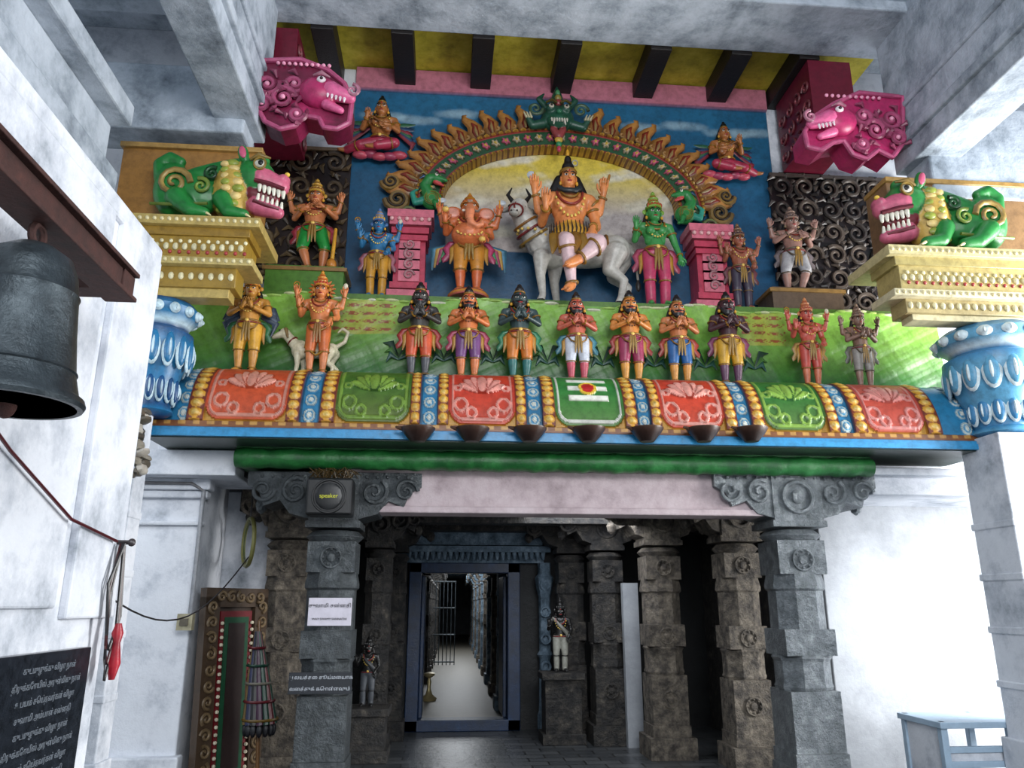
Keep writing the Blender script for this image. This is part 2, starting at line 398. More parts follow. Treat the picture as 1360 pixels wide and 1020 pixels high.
m.box((a[0]-.6,5.2,2),(a[0]-.1,5.9,a[2])); m.done('ceiling_beam',CEILM,None,False,.02)
m=MB(); m.box((-5,6.5,Z(240,180,6.6)),(X(330,150,6.6),6.9,Z(240,95,6.6))); m.done('ceiling_beam',CEILM,None,False,.02)
m=MB(); m.box((X(1215,150,6.6),6.5,Z(1290,270,6.6)),(8.5,6.9,Z(1290,150,6.6))); m.done('ceiling_beam',CEILM,None,False,.02)

boxo('ceiling_boards',(X(400,60,7.1)-.4,7.05,ZCE+.2),(X(1110,90,7.1)+.6,8.0,ZCE+.26),YELC)
for u in (436,537,640,750,862,962,1046):
    x=X(u,78,7.55); boxo('ceiling_rafter',(x-.12,7.05,ZCE-.04),(x+.12,8.0,ZCE+.2),WOODD)

# ================================================================== PAINTED UPPER WALL
def wallpanel(name,u0,u1,v0,v1,Y,fn,nu=160,nv=100,uvref=None):
    x0=X(u0,(v0+v1)/2,Y);x1=X(u1,(v0+v1)/2,Y);z1=Z((u0+u1)/2,v0,Y);z0=Z((u0+u1)/2,v1,Y)
    def g(u,v):
        x=x0+(x1-x0)*u; z=z0+(z1-z0)*v; C,h=fn(x,z,u,v)
        e=(u<.0001)|(u>.9999)|(v<.0001)|(v>.9999); h=np.where(e,-.03,h)
        return np.stack([x,Y-h,z],1),C
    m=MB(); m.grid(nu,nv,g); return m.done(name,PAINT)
def mixc(m,a,b): m=np.clip(m,0,1)[:,None]; return a*(1-m)+b*m
def fbm(x,z,s=1.):
    r=0
    for k in range(5):
        f=s*2**k; r=r+(np.sin(x*f*1.7+z*f*.9+k*2.1)+np.sin(z*f*2.3-x*f*1.1+k*5.3))/(2**k)
    return r/4
YB=7.96
z_in0=Z(745,275,7.9)
aI=X(896,270,7.9)-XC; bI=Z(745,203,7.9)-z_in0
aO=X(932,262,7.9)-XC; bO=Z(745,176,7.9)-z_in0
def bluewall(x,z,u,v):
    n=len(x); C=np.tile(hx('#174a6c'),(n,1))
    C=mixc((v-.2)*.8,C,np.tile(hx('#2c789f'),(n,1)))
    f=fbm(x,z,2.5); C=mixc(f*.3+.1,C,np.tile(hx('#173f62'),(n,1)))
    for cx in (-2.1,-1.7,-1.2,1.0,1.55,2.1,2.4):
        d=((x-XC-cx)/.3)**2+((z-7.15-.08*math.sin(cx*9))/.07)**2+fbm(x,z,9)*.5
        C=mixc((1.2-d)*.5,C,np.tile(hx('#a9c4cf'),(n,1)))
    q=((x-XC)/(aI+.1))**2+((z-z_in0)/(bI+.1))**2; ins=((q<1)&(z>z_in0))|((np.abs(x-XC)<aI*.98)&(z<=z_in0)&(z>5.45))
    sky=mixc((z-z_in0)/(bI)*1.3+.1,np.tile(hx('#b3a9a6'),(n,1)),np.tile(hx('#d3bb45'),(n,1)))
    sky=mixc((fbm(x,z*2,3)-.05)*2,sky,np.tile(hx('#d9d3c0'),(n,1)))
    C=np.where(ins[:,None],sky,C)
    C=np.where((z>Z(745,134,YB))[:,None],hx('#b97183'),C)
    return C,np.where(z>Z(745,134,YB),.05,0)+np.zeros(n)
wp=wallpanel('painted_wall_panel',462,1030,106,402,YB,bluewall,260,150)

def scrollpanel(name,u0,u1,v0,v1,Y,base,c1,c2,seed):
    r=random.Random(seed)
    x0=X(u0,(v0+v1)/2,Y);x1=X(u1,(v0+v1)/2,Y);z1=Z((u0+u1)/2,v0,Y);z0=Z((u0+u1)/2,v1,Y)
    m=MB(); m.box((x0,Y,z0),(x1,Y+.1,z1),base)
    nx=max(2,int((x1-x0)/.28)); nz=max(2,int((z1-z0)/.28))
    for i in range(nx):
        for j in range(nz):
            cx=x0+(i+.5)*(x1-x0)/nx; cz=z0+(j+.5)*(z1-z0)/nz; d=1 if (i+j)%2 else -1
            ph=r.uniform(0,6.28)
            m.spiral(cx,Y-.02,cz,.13,1.5,r.choice([c1,c2]),.03,ph,d)
            for k in range(5):
                a=ph+k*1.1; R=.15
                m.tube([(cx+R*math.cos(a)*.8,Y-.01,cz+R*math.sin(a)*.8),(cx+R*1.1*math.cos(a+.3),Y-.03,cz+R*1.1*math.sin(a+.3)),(cx+R*1.25*math.cos(a+.75),Y-.02,cz+R*1.25*math.sin(a+.75))],[.012,.03,.006],r.choice([c1,c2]),6,flat=.6)
    for zz in (z0,z1): m.box((x0,Y-.04,zz-.02),(x1,Y,zz+.02),c2)
    return m.done(name)
scrollpanel('scroll_relief_panel',330,462,198,372,YB-.03,'#261a17','#a08862','#75624c',1)
scrollpanel('scroll_relief_panel',1030,1215,238,418,YB-.03,'#1c1618','#6e6258','#4b433f',2)

# parapet + plinth (green)
xl,xr=X(248,440,7.4),X(1245,440,7.4)
def green(x,z,u,v):
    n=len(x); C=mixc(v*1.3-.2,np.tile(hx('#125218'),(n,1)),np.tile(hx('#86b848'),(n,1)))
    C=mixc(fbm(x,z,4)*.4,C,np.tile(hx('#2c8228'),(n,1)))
    t=(np.exp(-((x-X(485,410,7.4))/.33)**2)+np.exp(-((x-X(1012,430,7.4))/.25)**2))*(v>.6)
    C=mixc(t*.6,C,np.tile(hx('#b5a63a'),(n,1)))
    ln=(t>.4)&((z%.085)<.035)&(np.sin(x*85+np.sin(z*140)*2.5)+np.sin(x*37)>-.2)
    C=np.where(ln[:,None],hx('#8e4a26'),C)
    return C,.015*fbm(x,z,5)+.01
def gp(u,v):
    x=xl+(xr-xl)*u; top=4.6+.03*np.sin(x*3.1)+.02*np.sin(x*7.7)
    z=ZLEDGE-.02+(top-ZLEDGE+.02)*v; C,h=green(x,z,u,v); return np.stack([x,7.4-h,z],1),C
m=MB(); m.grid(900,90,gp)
m.box((xl,7.41,3.56),(xr,7.99,4.6),'#6ba23c'); m.box((xl+.05,7.47,4.58),(xr-.05,7.99,ZPL),'#557c2e')
rr=random.Random(4)
x=xl
while x<xr:
    w=rr.uniform(.05,.12); m.ell((x,7.41,4.6+.03*math.sin(x*3.1)+.02*math.sin(x*7.7)),(w,.035,.022),rr.choice(['#c9cf9a','#9dbf5c','#dfe0c4']),n=8,m=5); x+=w*1.5
for u in (530,590,655,727,800,868,935,1000):
    x=X(u,455,7.36)
    for s in (-1,1):
        for k in range(3): m.tube([(x,7.37,3.95),(x+s*.08,7.36,4.0+.06*k),(x+s*(.12+.02*k),7.37,3.92+.1*k)],[.01,.035,.004],['#2a7a6a','#5aa03a','#1d5a3a'][k],6,flat=.3)
m.done('green_parapet')

# ================================================================== KAPOTA (curved cornice)
KX0,KX1=X(207,560,6.8),X(1300,560,6.8)
bands=[(205,262,'b'),(262,283,'g'),(283,388,'p','#c8502e','#e39a86'),(388,405,'g'),(405,430,'b'),(430,450,'g'),(450,546,'p','#3f6a22','#7ea23e'),
(546,560,'g'),(560,582,'b'),(582,596,'g'),(596,682,'p','#c23a26','#ea9a8c'),(682,696,'g'),(696,716,'b'),(716,733,'g'),(733,822,'t','#2c7a34','#e6e6da'),
(822,838,'g'),(838,855,'b'),(855,869,'g'),(869,950,'p','#c4402a','#efa596'),(950,965,'g'),(965,984,'b'),(984,1000,'g'),(1000,1080,'p','#2c7030','#8fb84e'),
(1080,1095,'g'),(1095,1114,'b'),(1114,1130,'g'),(1130,1206,'p','#b5483c','#dd8f88'),(1206,1224,'g'),(1224,1330,'b')]
def kap(u,v):
    x=KX0+(KX1-KX0)*u; tm=v*.86; n=len(x); C=np.tile(hx('#2a79a0'),(n,1)); h=np.zeros(n)
    for b in bands:
        a0,a1=X(b[0],540,6.85),X(b[1],540,6.85); m=(x>=a0)&(x<a1)
        if not m.any(): continue
        xx=x[m];tt=tm[m];k=len(xx);w=a1-a0;xc=(a0+a1)/2;px=xx-xc;pz=-(tt-.40)
        if b[2]=='b':
            c=np.tile(hx('#2a78a2'),(k,1)); hh=np.full(k,.01)
            if w>.3: px=((px+.0)%.30)-.15
            lz=(tt%.13)-.065; r=np.sqrt(px**2+lz**2)
            c=np.where((r<.052)[:,None],hx('#b9c6c2'),c); c=np.where((r<.036)[:,None],hx('#3c88b0'),c); c=np.where((r<.022)[:,None],hx('#d5d9cf'),c)
            hh=hh+np.where(r<.052,.014,0)+np.where(r<.022,.012,0)
            e=np.abs(np.abs(xx-xc)-w/2)<.014; c=np.where(e[:,None],hx('#14506f'),c)
        elif b[2]=='g':
            lz=((tt%.075)/.075)-.5; r=np.sqrt((px/w*1.1)**2+(lz*.95)**2)
            c=np.where((r<.46)[:,None],hx('#c9922f'),hx('#6e2c1c')); c=np.where((r<.25)[:,None],hx('#e2bd63'),c); hh=.045+.03*np.clip(.46-r,0,1)*2
        else:
            c=np.tile(hx(b[3]),(k,1)); hh=np.full(k,.03); lc=hx(b[4])
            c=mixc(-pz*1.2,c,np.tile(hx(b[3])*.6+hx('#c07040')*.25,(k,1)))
            dx=w/2-np.abs(px); dz=.36-np.abs(pz+.0); 
            dd=np.minimum(dx,dz); rc=np.sqrt(np.clip(.13-dx,0,9)**2+np.clip(.13-dz,0,9)**2); dd=np.where((dx<.13)&(dz<.13),.13-rc,dd)
            c=np.where((dd<.0)[:,None],hx('#b98a35'),c); ln=(np.abs(dd-.035)<.011); c=np.where(ln[:,None],lc*.8,c); hh=hh+np.where(dd<0,-.02,0)+np.where(ln,.01,0)
            if b[2]=='p':
                for q in (-3,3,-2,2,-1,1,0):
                    a=math.radians(q*24); L=.12; ex=px-math.sin(a)*L*.8; ez=(pz+.06)-math.cos(a)*L*.85
                    al=ex*math.sin(a)+ez*math.cos(a); pe=ex*math.cos(a)-ez*math.sin(a); r=(al/.125)**2+(pe/.045)**2
                    c=np.where((r<1.3)[:,None],hx(b[3])*.6,c); c=np.where((r<1)[:,None],lc*(.8+.2*(q%2)),c); hh=np.where(r<1,.05+.015*(1-r),hh)
                for s in (-1,1):
                    for (qx,qz,R) in ((.24,-.2,.055),(.12,-.27,.04),(.27,-.03,.03)):
                        r=np.abs(np.sqrt((px-s*qx*w/.75)**2+(pz-qz)**2)-R); mm=(r<.013)&(np.abs(px)<w*.42); c=np.where(mm[:,None],lc*.85,c); hh=hh+np.where(mm,.012,0)
            else:
                for zz in (-.12,.0,.12):
                    mm=(np.abs(pz-zz)<.028)&(np.abs(px)<w*.29); c=np.where(mm[:,None],lc,c); hh=hh+np.where(mm,.015,0)
                r=np.sqrt(px**2+pz**2); c=np.where((r<.085)[:,None],hx('#e7c23a'),c); c=np.where((r<.06)[:,None],hx('#b81c1c'),c); hh=hh+np.where(r<.085,.02,0)
        C[m]=c;h[m]=hh
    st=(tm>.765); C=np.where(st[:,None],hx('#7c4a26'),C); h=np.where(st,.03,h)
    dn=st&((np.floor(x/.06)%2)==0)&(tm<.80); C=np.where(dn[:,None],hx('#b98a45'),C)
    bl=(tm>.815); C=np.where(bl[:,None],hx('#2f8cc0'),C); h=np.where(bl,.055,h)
    th=v*math.pi/2; sx,cz=np.sin(th),np.cos(th)
    y=7.05-(.42+h)*sx; z=3.0+(ZLEDGE-3.0+h*.4)*cz
    z=np.where(v<.001,ZLEDGE-.02,z)
    return np.stack([x,y,z],1),C
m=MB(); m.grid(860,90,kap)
m.box((KX0,7.0,ZLEDGE-.11),(KX1,7.39,ZLEDGE),'#2d6d86')
poly=[(7.41,3.0),(7.41,ZLEDGE-.12)]+[(7.05-.40*math.sin(t),3.0+(ZLEDGE-3.03)*math.cos(t)) for t in np.linspace(0,math.pi/2,14)]
m.prismx(poly,KX0+.005,KX1-.005,'#2a6e94')
m.box((KX0,6.56,2.97),(KX1,6.62,3.02),'#2f8cc0'); m.box((KX0,6.6,2.96),(KX1,7.41,3.0),'#2b3b34')
m.done('curved_cornice')
def gb(u,v):
    x0,x1=X(312,615,6.95),X(1158,620,6.95); x=x0+(x1-x0)*u; a=v*math.pi*2
    y=6.98+.10*np.cos(a)*(1+.03*np.sin(x*21)); z=2.86+.09*np.sin(a)*(1+.06*np.sin(x*17)+.04*np.sin(x*41))
    return np.stack([x,y,z],1),np.ones((len(x),3))
m=MB(); m.grid(260,20,gb); m.box((X(312,615,6.95),6.96,2.80),(X(1158,620,6.95),7.42,2.96)); m.done('green_beam',GREENP)
m=MB(); m.box((X(455,655,7.15),7.12,2.44),(X(1010,655,7.15),7.4,2.8)); m.box((X(455,655,7.15),7.08,2.40),(X(1010,655,7.15),7.4,2.46)); m.done('stone_lintel',PINKW,None,False,.012)
for u in (555,627,703,781,858,933,996):
    p=P(u,578,6.5); m=MB()
    c=(p[0],6.47,p[2]-.02)
    m.lathe([(.02,-.05,'#1c100c'),(.06,-.045,'#1c100c'),(.115,.02,'#2a1812'),(.145,.06,'#3c261a'),(.15,.075,'#4a3020'),(.13,.075,'#1a0e0a'),(.09,.03,'#120a08'),(.02,.015,'#120a08')],c,n=20)
    m.tube([(c[0],6.55,c[2]-.03),(c[0],6.63,c[2]+.02),(c[0],6.66,c[2]+.06)],.014,'#241510',6)
    m.cap((c[0]-.135,c[1]-.02,c[2]+.065),(c[0]-.18,c[1]-.03,c[2]+.075),.02,.012,'#4a3020',8)
    m.done('oil_lamp')

# ================================================================== SAINTS
saints=[(557,'#3c3936','#c4502c','#4a4a50','#b8322c'),(622,'#cc7440','#6d3f74','#cc7440','#c84a6a'),(690,'#344647','#c8742a','#2b6a66','#2a8a5a'),
(766,'#bc604a','#c7cbd6','#c05060','#3d8a9a'),(837,'#d08440','#9a3355','#d09038','#b03a30'),(901,'#c07648','#2a5f9a','#c98a3a','#b8402c'),(967,'#42242a','#c89a2c','#5b3550','#8a3a60')]
for i,(u,sk,cl,lg,sa) in enumerate(saints):
    S=human(sk,cl,lg,beard=True,bun=True,sash=sa,hs=1.36)
    place(S,'saint_statue',u,[375,380,378,388,386,392,388][i],7.15,ZLEDGE,sxy=1.12)
def wings(S):
    for s in (-1,1):
        for k in range(5):
            S.h.tube([(s*.1,.05,.78-k*.03),(s*(.2+.01*k),.06,.74-k*.04),(s*(.27-.02*k),.06,.62-k*.05)],[.03,.035,.006],['#4a5f7a','#6b7f99'][k%2],8,flat=.3)
S=human('#cc9040','#d6a032','#cc9040',crown=('#c8862a','#7a3a2a'),sash='#2f7a4a',items=wings); place(S,'garuda_statue',331,360,7.1,ZLEDGE,sxy=1.1)
def conch(S,p): S.h.ell(p+A3(0,0,.03),(.026,.02,.035),'#cfc6b0',n=8,m=5)
def disc(S,p): S.h.ring(p+A3(0,0,.035),(0,1,0),.03,.008,GOLD,12); S.h.ell(p+A3(0,0,.035),(.01,.01,.01),GOLD,n=6,m=4)
def halo(c1):
    def f(S):
        for a in np.linspace(-.9,math.pi+.9,15): S.h.cap((.1*math.cos(a),.02,.95+.1*math.sin(a)),(.135*math.cos(a),.02,.95+.135*math.sin(a)),.018,.008,c1,6)
        S.h.ring((0,.02,.95),(0,1,0),.1,.014,c1,20)
        S.h.tube([(-.1,0,.5),(-.12,-.03,.3),(0,-.08,.2),(.12,-.03,.3),(.1,0,.5)],.012,GOLD,6)
    return f
S=human('#d07c48','#c4642e','#d07c48',female=False,crown=('#c8862a','#b5402a'),sash=None,arms=[UPB(-1)+(disc,),UPB(1)+(conch,),BLS(-1),GIV(1)],items=halo('#c8702e'),pleat='#d99a4a'); place(S,'bhairava_statue',424,360,7.12,ZLEDGE)
S=human('#c0584a','#b5453a','#c06a4a',female=True,crown=('#c07a4a','#a8503a'),sash='#c0954a',arms=[UPB(-1)+(disc,),UPB(1)+(conch,),BLS(-1),GIV(1)]); place(S,'goddess_statue',1073,396,7.15,ZLEDGE)
S=human('#8a6a5c','#8d8782','#8a6a5c',crown=('#8a705c','#6a5048'),sash='#7a7a70',arms=[UPB(-1),UPB(1),NAM(-1),NAM(1)],jewel='#8f7a58'); place(S,'guardian_deity_statue',1142,404,7.15,ZLEDGE)
def dog():
    S=Sc(); w='#d2c9ac'
    S.ell((.0,0,.42),(.26,.1,.11),w); S.ell((-.2,0,.43),(.12,.105,.14),w); S.ell((.22,0,.43),(.1,.09,.11),w)
    S.chain([(-.27,0,.5),(-.36,-.01,.6),(-.42,-.02,.66)],[.08,.065,.075],w); S.cap((-.44,-.03,.65),(-.56,-.05,.59),.06,.032,w)
    S.chain([(.28,0,.48),(.4,0,.56),(.44,0,.7),(.36,0,.76),(.3,0,.7)],[.03,.028,.024,.02,.012],w)
    for x,y in ((-.22,-.07),(-.16,.07)): S.chain([(x,y,.36),(x+.01,y,.2),(x-.01,y,.03),(x-.05,y,.02)],[.055,.032,.024,.026],w)
    for x,y in ((.24,-.07),(.28,.07)): S.chain([(x-.02,y,.4),(x-.07,y,.25),(x+.03,y,.17),(x,y,.03),(x-.04,y,.02)],[.08,.045,.028,.023,.026],w)
    for y in (-.07,.05): S.h.cap((-.4,y,.7),(-.36,y*1.4,.58),.03,.014,'#8a7048',8)
    S.h.ell((-.585,-.055,.6),.02,'#111111',n=8,m=5); S.h.ell((-.48,-.09,.68),(.014,.01,.014),'#111111',n=8,m=5)
    S.h.ring((-.31,-.0,.55),(-.7,0,.7),.075,.012,'#b03024',14)
    return S
place(dog(),'dog_statue',418,434,7.27,ZLEDGE,.011)

# ================================================================== UPPER DEITIES
YD=7.6
def club(S):
    S.h.cap((.2,-.08,.02),(.22,-.08,.5),.02,.016,GOLD); S.h.ell((.2,-.08,.08),(.05,.05,.07),'#c07a2a',n=10,m=7)
LEGX=[[(-.055,0,.52),(-.09,-.05,.30),(-.02,-.04,.055),(-.06,-.12,.022)],[(.055,0,.52),(.12,-.03,.30),(.10,.0,.055),(.14,-.07,.022)]]
S=human('#c4784a','#1f8a36','#c4784a',crown=('#c89a3a','#8a5a2a'),sash='#b03040',arms=[UPB(-1),UPB(1),(-1,(-.19,0,.66),(-.1,-.13,.70),(-.03,-.14,.74)),(1,(.2,-.02,.68),(.1,-.13,.74),(.02,-.14,.80))],legs=LEGX,items=club)
place(S,'door_guardian_statue',412,238,7.72,Z(408,364,7.72),sxy=1.15)
S=human('#9a7468','#a8a6a8','#9a7468',crown=('#8a7060','#5a4a48'),sash='#84787a',arms=[UPB(-1),UPB(1),(-1,(-.2,-.02,.68),(-.1,-.13,.74),(-.02,-.14,.80)),(1,(.19,0,.66),(.1,-.13,.70),(.03,-.14,.74))],legs=[[(-a,b,c) for a,b,c in L] for L in LEGX],jewel='#8f7a5c')
place(S,'door_guardian_statue',1060,276,7.72,Z(1060,392,7.72),sxy=1.15)
for u,v in ((410,364),(1060,392)):
    z=Z(u,v,7.72); x=X(u,v,7.72); m=MB(); m.box((x-.4,7.5,ZPL),(x+.4,7.9,z-.002),'#4e7a2c' if u<700 else '#5a4a3c'); m.box((x-.43,7.48,z-.06),(x+.43,7.9,z-.02),'#8a6a3a'); m.done('statue_plinth')
S=human('#2d6f9c','#c08a2a','#c8922f',crown=('#4a6ea0','#c79a3a'),sash='#b06a7a',arms=[UPB(-1)+(disc,),UPB(1)+(conch,),BLS(-1),GIV(1)],longd=True); place(S,'vishnu_statue',499,277,YD,ZPL)
S=human('#3f8f4a','#b83a5e','#b83a5e',crown=('#7aa03a','#a8502a'),sash='#c04868',female=True,longd=True,arms=[BLS(-1),DWN(1)]); place(S,'parvati_statue',873,256,YD,ZPL)
S=human('#9a5a42','#3a3040','#4a3440',crown=('#7a5a3a','#4a3038'),sash='#7a4048',arms=[UPB(-1),UPB(1),BLS(-1),GIV(1)],longd=True,jewel='#a8804a'); place(S,'murugan_statue',987,298,YD,ZPL)
def ganesha():
    g='#cf7040'
    def it(S):
        h=S.h
        S.ell((0,-.03,.90),(.08,.08,.085),g); S.ell((0,-.07,.93),(.055,.04,.05),g)
        for s in (-1,1):
            S.ell((s*.135,.01,.90),(.08,.018,.08),g,rotY(s*18)); h.ell((s*.14,-.01,.895),(.055,.012,.058),'#e39a84',rotY(s*18),n=12,m=7)
            h.ell((s*.035,-.108,.925),(.013,.008,.009),'#efe9da',n=8,m=5); h.ell((s*.035,-.114,.925),(.006,.004,.006),'#050505',n=8,m=5)
            h.tube([(s*.02,-.11,.945),(s*.04,-.11,.95),(s*.06,-.095,.942)],.004,'#1a0c08',5)
        h.tube([(.035,-.11,.86),(.065,-.15,.83),(.085,-.18,.84)],[.014,.012,.004],'#efe9da',8); h.cap((-.035,-.11,.86),(-.055,-.14,.84),.014,.012,'#efe9da',8)
        S.chain([(0,-.10,.89),(0,-.155,.82),(-.005,-.175,.74),(.01,-.18,.68),(.055,-.185,.645),(.095,-.185,.665),(.095,-.185,.70)],[.045,.04,.035,.031,.027,.023,.018],'#d9825a',.004)
        for k in range(6): h.ring((.0,-.13-.009*k,.85-.028*k),(0,.25,1),.041-.0016*k,.003,'#7a2a14',12)
        for i in range(3): h.tube([(-.02,-.125+.005*i,.955+.012*i),(.0,-.12,.95+.012*i),(.02,-.125+.005*i,.955+.012*i)],.003,'#efe9da',5)
        c1,c2='#c8862a','#a83224'; z=A3(0,-.02,.96)
        h.lathe([(.07,0,c1),(.08,.005,c1),(.078,.025,c2),(.066,.03,c1),(.064,.055,c2),(.05,.062,c1),(.046,.09,c1),(.03,.1,c2),(.022,.125,c1),(.004,.16,c1)],z,n=16)
        for s in (-1,1):
            for k in range(4): h.tube([(s*.11,.03,.57),(s*(.2+.03*k),.03,.50-.0*k),(s*(.24+.02*k),.03,.36-.03*k)],[.02,.03,.008],['#3aa05a','#c03a6a','#d8a83a','#4a90b0'][k],8,flat=.3)
        h.lathe([(.16,-.06,'#a03848'),(.17,-.03,'#c8862a'),(.15,.0,'#a03848')],(0,-.02,.0),n=20)
        for k in range(9): h.ell((.1*math.cos(math.pi*(1+k/8)),-.155-.01*math.sin(math.pi*k/8),.60+.04*math.sin(math.pi*(1+k/8))),.011,'#e8c060',n=6,m=4)
    def mod(S,p): S.h.ell(p+A3(0,-.01,.02),.03,'#e2b65a',n=8,m=5)
    def axe(S,p): S.h.cap(p-A3(0,0,.08),p+A3(0,0,.08),.009,.009,GOLD,6); S.h.ell(p+A3(.02,0,.06),(.035,.008,.03),'#b9bcc0',n=8,m=5)
    return human(g,'#c8842c','#c8602e',head=False,belly=.05,arms=[UPB(-1)+(axe,),UPB(1)+(axe,),BLS(-1)+(mod,),GIV(1)+(mod,)],items=it,sash='#c03a6a')
place(ganesha(),'ganesha_statue',622,258,YD-.03,ZPL,sxy=1.22)
def bull():
    S=Sc(); w='#bab6ae'; w2='#8d8880'
    S.ell((.04,0,.66),(.42,.14,.18),w); S.ell((-.27,0,.68),(.19,.15,.22),w); S.ell((.36,0,.69),(.17,.14,.19),w); S.ell((-.24,0,.86),(.12,.08,.1),w)
    S.chain([(-.36,-.0,.74),(-.52,-.08,.93),(-.60,-.13,1.06)],[.16,.115,.095],w)
    S.cap((-.60,-.16,1.10),(-.66,-.28,.95),.09,.052,w); S.ell((-.665,-.295,.935),(.052,.042,.042),w2)
    S.ell((-.43,-.06,.76),(.07,.07,.16),w)
    for x,y in ((-.38,-.09),(-.22,.09)): S.chain([(x,y,.55),(x-.01,y,.33),(x+.01,y,.1),(x-.01,y,.035)],[.085,.048,.034,.042],w)
    for x,y in ((.38,-.09),(.46,.09)): S.chain([(x-.03,y,.62),(x-.09,y,.42),(x+.05,y,.30),(x+.01,y,.1),(x-.01,y,.035)],[.13,.075,.042,.033,.042],w)
    S.chain([(.52,0,.78),(.58,0,.62),(.59,0,.35)],[.025,.018,.014],w2); S.ell((.59,0,.28),(.028,.028,.07),'#2a2522')
    h=S.h
    for x,y in ((-.39,-.09),(-.23,.09),(.37,-.09),(.45,.09)): h.lathe([(.05,-.04,'#1c1816'),(.044,0,'#1c1816')],(x,y,.04),n=10)
    for s in (-1,1):
        h.tube([(-.60+s*.06,-.13,1.17),(-.60+s*.11,-.13,1.25),(-.60+s*.07,-.13,1.34)],[.026,.02,.006],'#2a211c',8)
        S.chain([(-.60+s*.08,-.11,1.1),(-.60+s*.19,-.10,1.05)],[.035,.015],w2)
        h.ell((-.63+s*.068,-.22,1.06),(.02,.018,.02),'#101010',n=8,m=5); h.ell((-.665+s*.028,-.33,.945),(.01,.01,.01),'#1a1010',n=6,m=4)
    for k,(R,c) in enumerate(((.13,'#c8862a'),(.145,'#b03a3a'),(.165,'#c8a04a'))): 
        h.ring((-.53+.04*k,-.075+.02*k,.94-.075*k),(-.6,-.25,.75),R,.014,c,20)
    for t in np.linspace(0,2*math.pi,14): h.ell((-.47+.14*math.cos(t),-.08+.14*math.sin(t),.80-.03*math.cos(t)),.018,'#d8b860',n=6,m=4)
    h.tube([(-.63,-.23,1.12),(-.66,-.28,1.04),(-.66,-.32,.98)],.01,'#b03a3a',6); h.ring((-.64,-.25,1.0),(-.3,-.8,-.9),.068,.009,'#b03a3a',14)
    h.ring((.27,0,.67),(1,0,0),.2,.01,'#c8862a',20,.155)
    return S
place(bull(),'nandi_bull_statue',760,262,7.68,ZPL,.012,x=X(768,340,7.68),sxy=1.12)
def shiva():
    sk='#d9864c'
    legs=[[(-.055,-.02,.52),(-.05,-.19,.46),(-.02,-.17,.22),(-.07,-.25,.17)],[(.06,-.03,.52),(.15,-.18,.46),(.03,-.2,.36),(-.06,-.24,.31)]]
    def it(S):
        h=S.h
        S.ell((0,.0,1.0),(.045,.04,.045),'#120d0c'); S.ell((0,0,1.05),(.026,.026,.04),'#120d0c')
        h.ring((0,0,.975),(0,0,1),.05,.011,GOLD,16); h.ring((.045,-.02,1.03),(0,1,0),.018,.005,'#e8e4d0',10); h.ell((0,0,1.1),(.012,.012,.03),GOLD,n=8,m=5)
        for s in (-1,1): S.chain([(s*.06,.03,.94),(s*.10,.03,.86),(s*.13,.03,.78)],[.03,.03,.015],'#120d0c')
        h.tube([(-.07,-.04,.86),(-.04,-.07,.83),(.04,-.07,.83),(.07,-.04,.86)],.016,'#3c4a50',8)
        S.ell((0,-.045,.545),(.135,.11,.09),'#d8a03a',bias=.008)
        for k in range(16):
            a=-1.4+k*.187; h.tube([(.138*math.sin(a),-.045-.11*math.cos(a),.61),(.143*math.sin(a+.05),-.045-.118*math.cos(a+.05),.56),(.135*math.sin(a),-.045-.112*math.cos(a),.51)],[.002,.006,.002],'#3a1c0a',5)
        for k in range(6):
            x=-.12+.045*k; h.tube([(x,-.15+abs(x)*.3,.53),(x-.005,-.21+abs(x)*.3,.46),(x-.02,-.215+abs(x)*.3,.39)],[.03,.034,.005],['#dba53a','#c88a2a'][k%2],8,flat=.5)
    def deer(S,p): S.h.ell(p+A3(0,0,.03),(.035,.014,.02),'#a8702a',n=8,m=5); S.h.cap(p+A3(.03,0,.04),p+A3(.04,0,.07),.01,.008,'#a8702a',6)
    def axe(S,p): S.h.cap(p-A3(0,0,.06),p+A3(0,0,.06),.008,.008,GOLD,6); S.h.ell(p+A3(-.02,0,.05),(.03,.008,.026),'#b9bcc0',n=8,m=5)
    lo=lambda s:(s,(s*.2,.0,.735),(s*.225,-.03,.82),(s*.23,-.04,.88))
    return human(sk,'#d2b2b4','#d2b2b4',arms=[lo(-1)+(axe,),lo(1)+(deer,),(-1,(-.18,-.01,.65),(-.17,-.13,.69),(-.17,-.145,.77)),GIV(1)],legs=legs,items=it,sash=None,pleat=None,hs=.9)
place(shiva(),'shiva_statue',752,198,7.46,Z(745,398,7.26),x=X(756,300,7.46),sxy=.86)
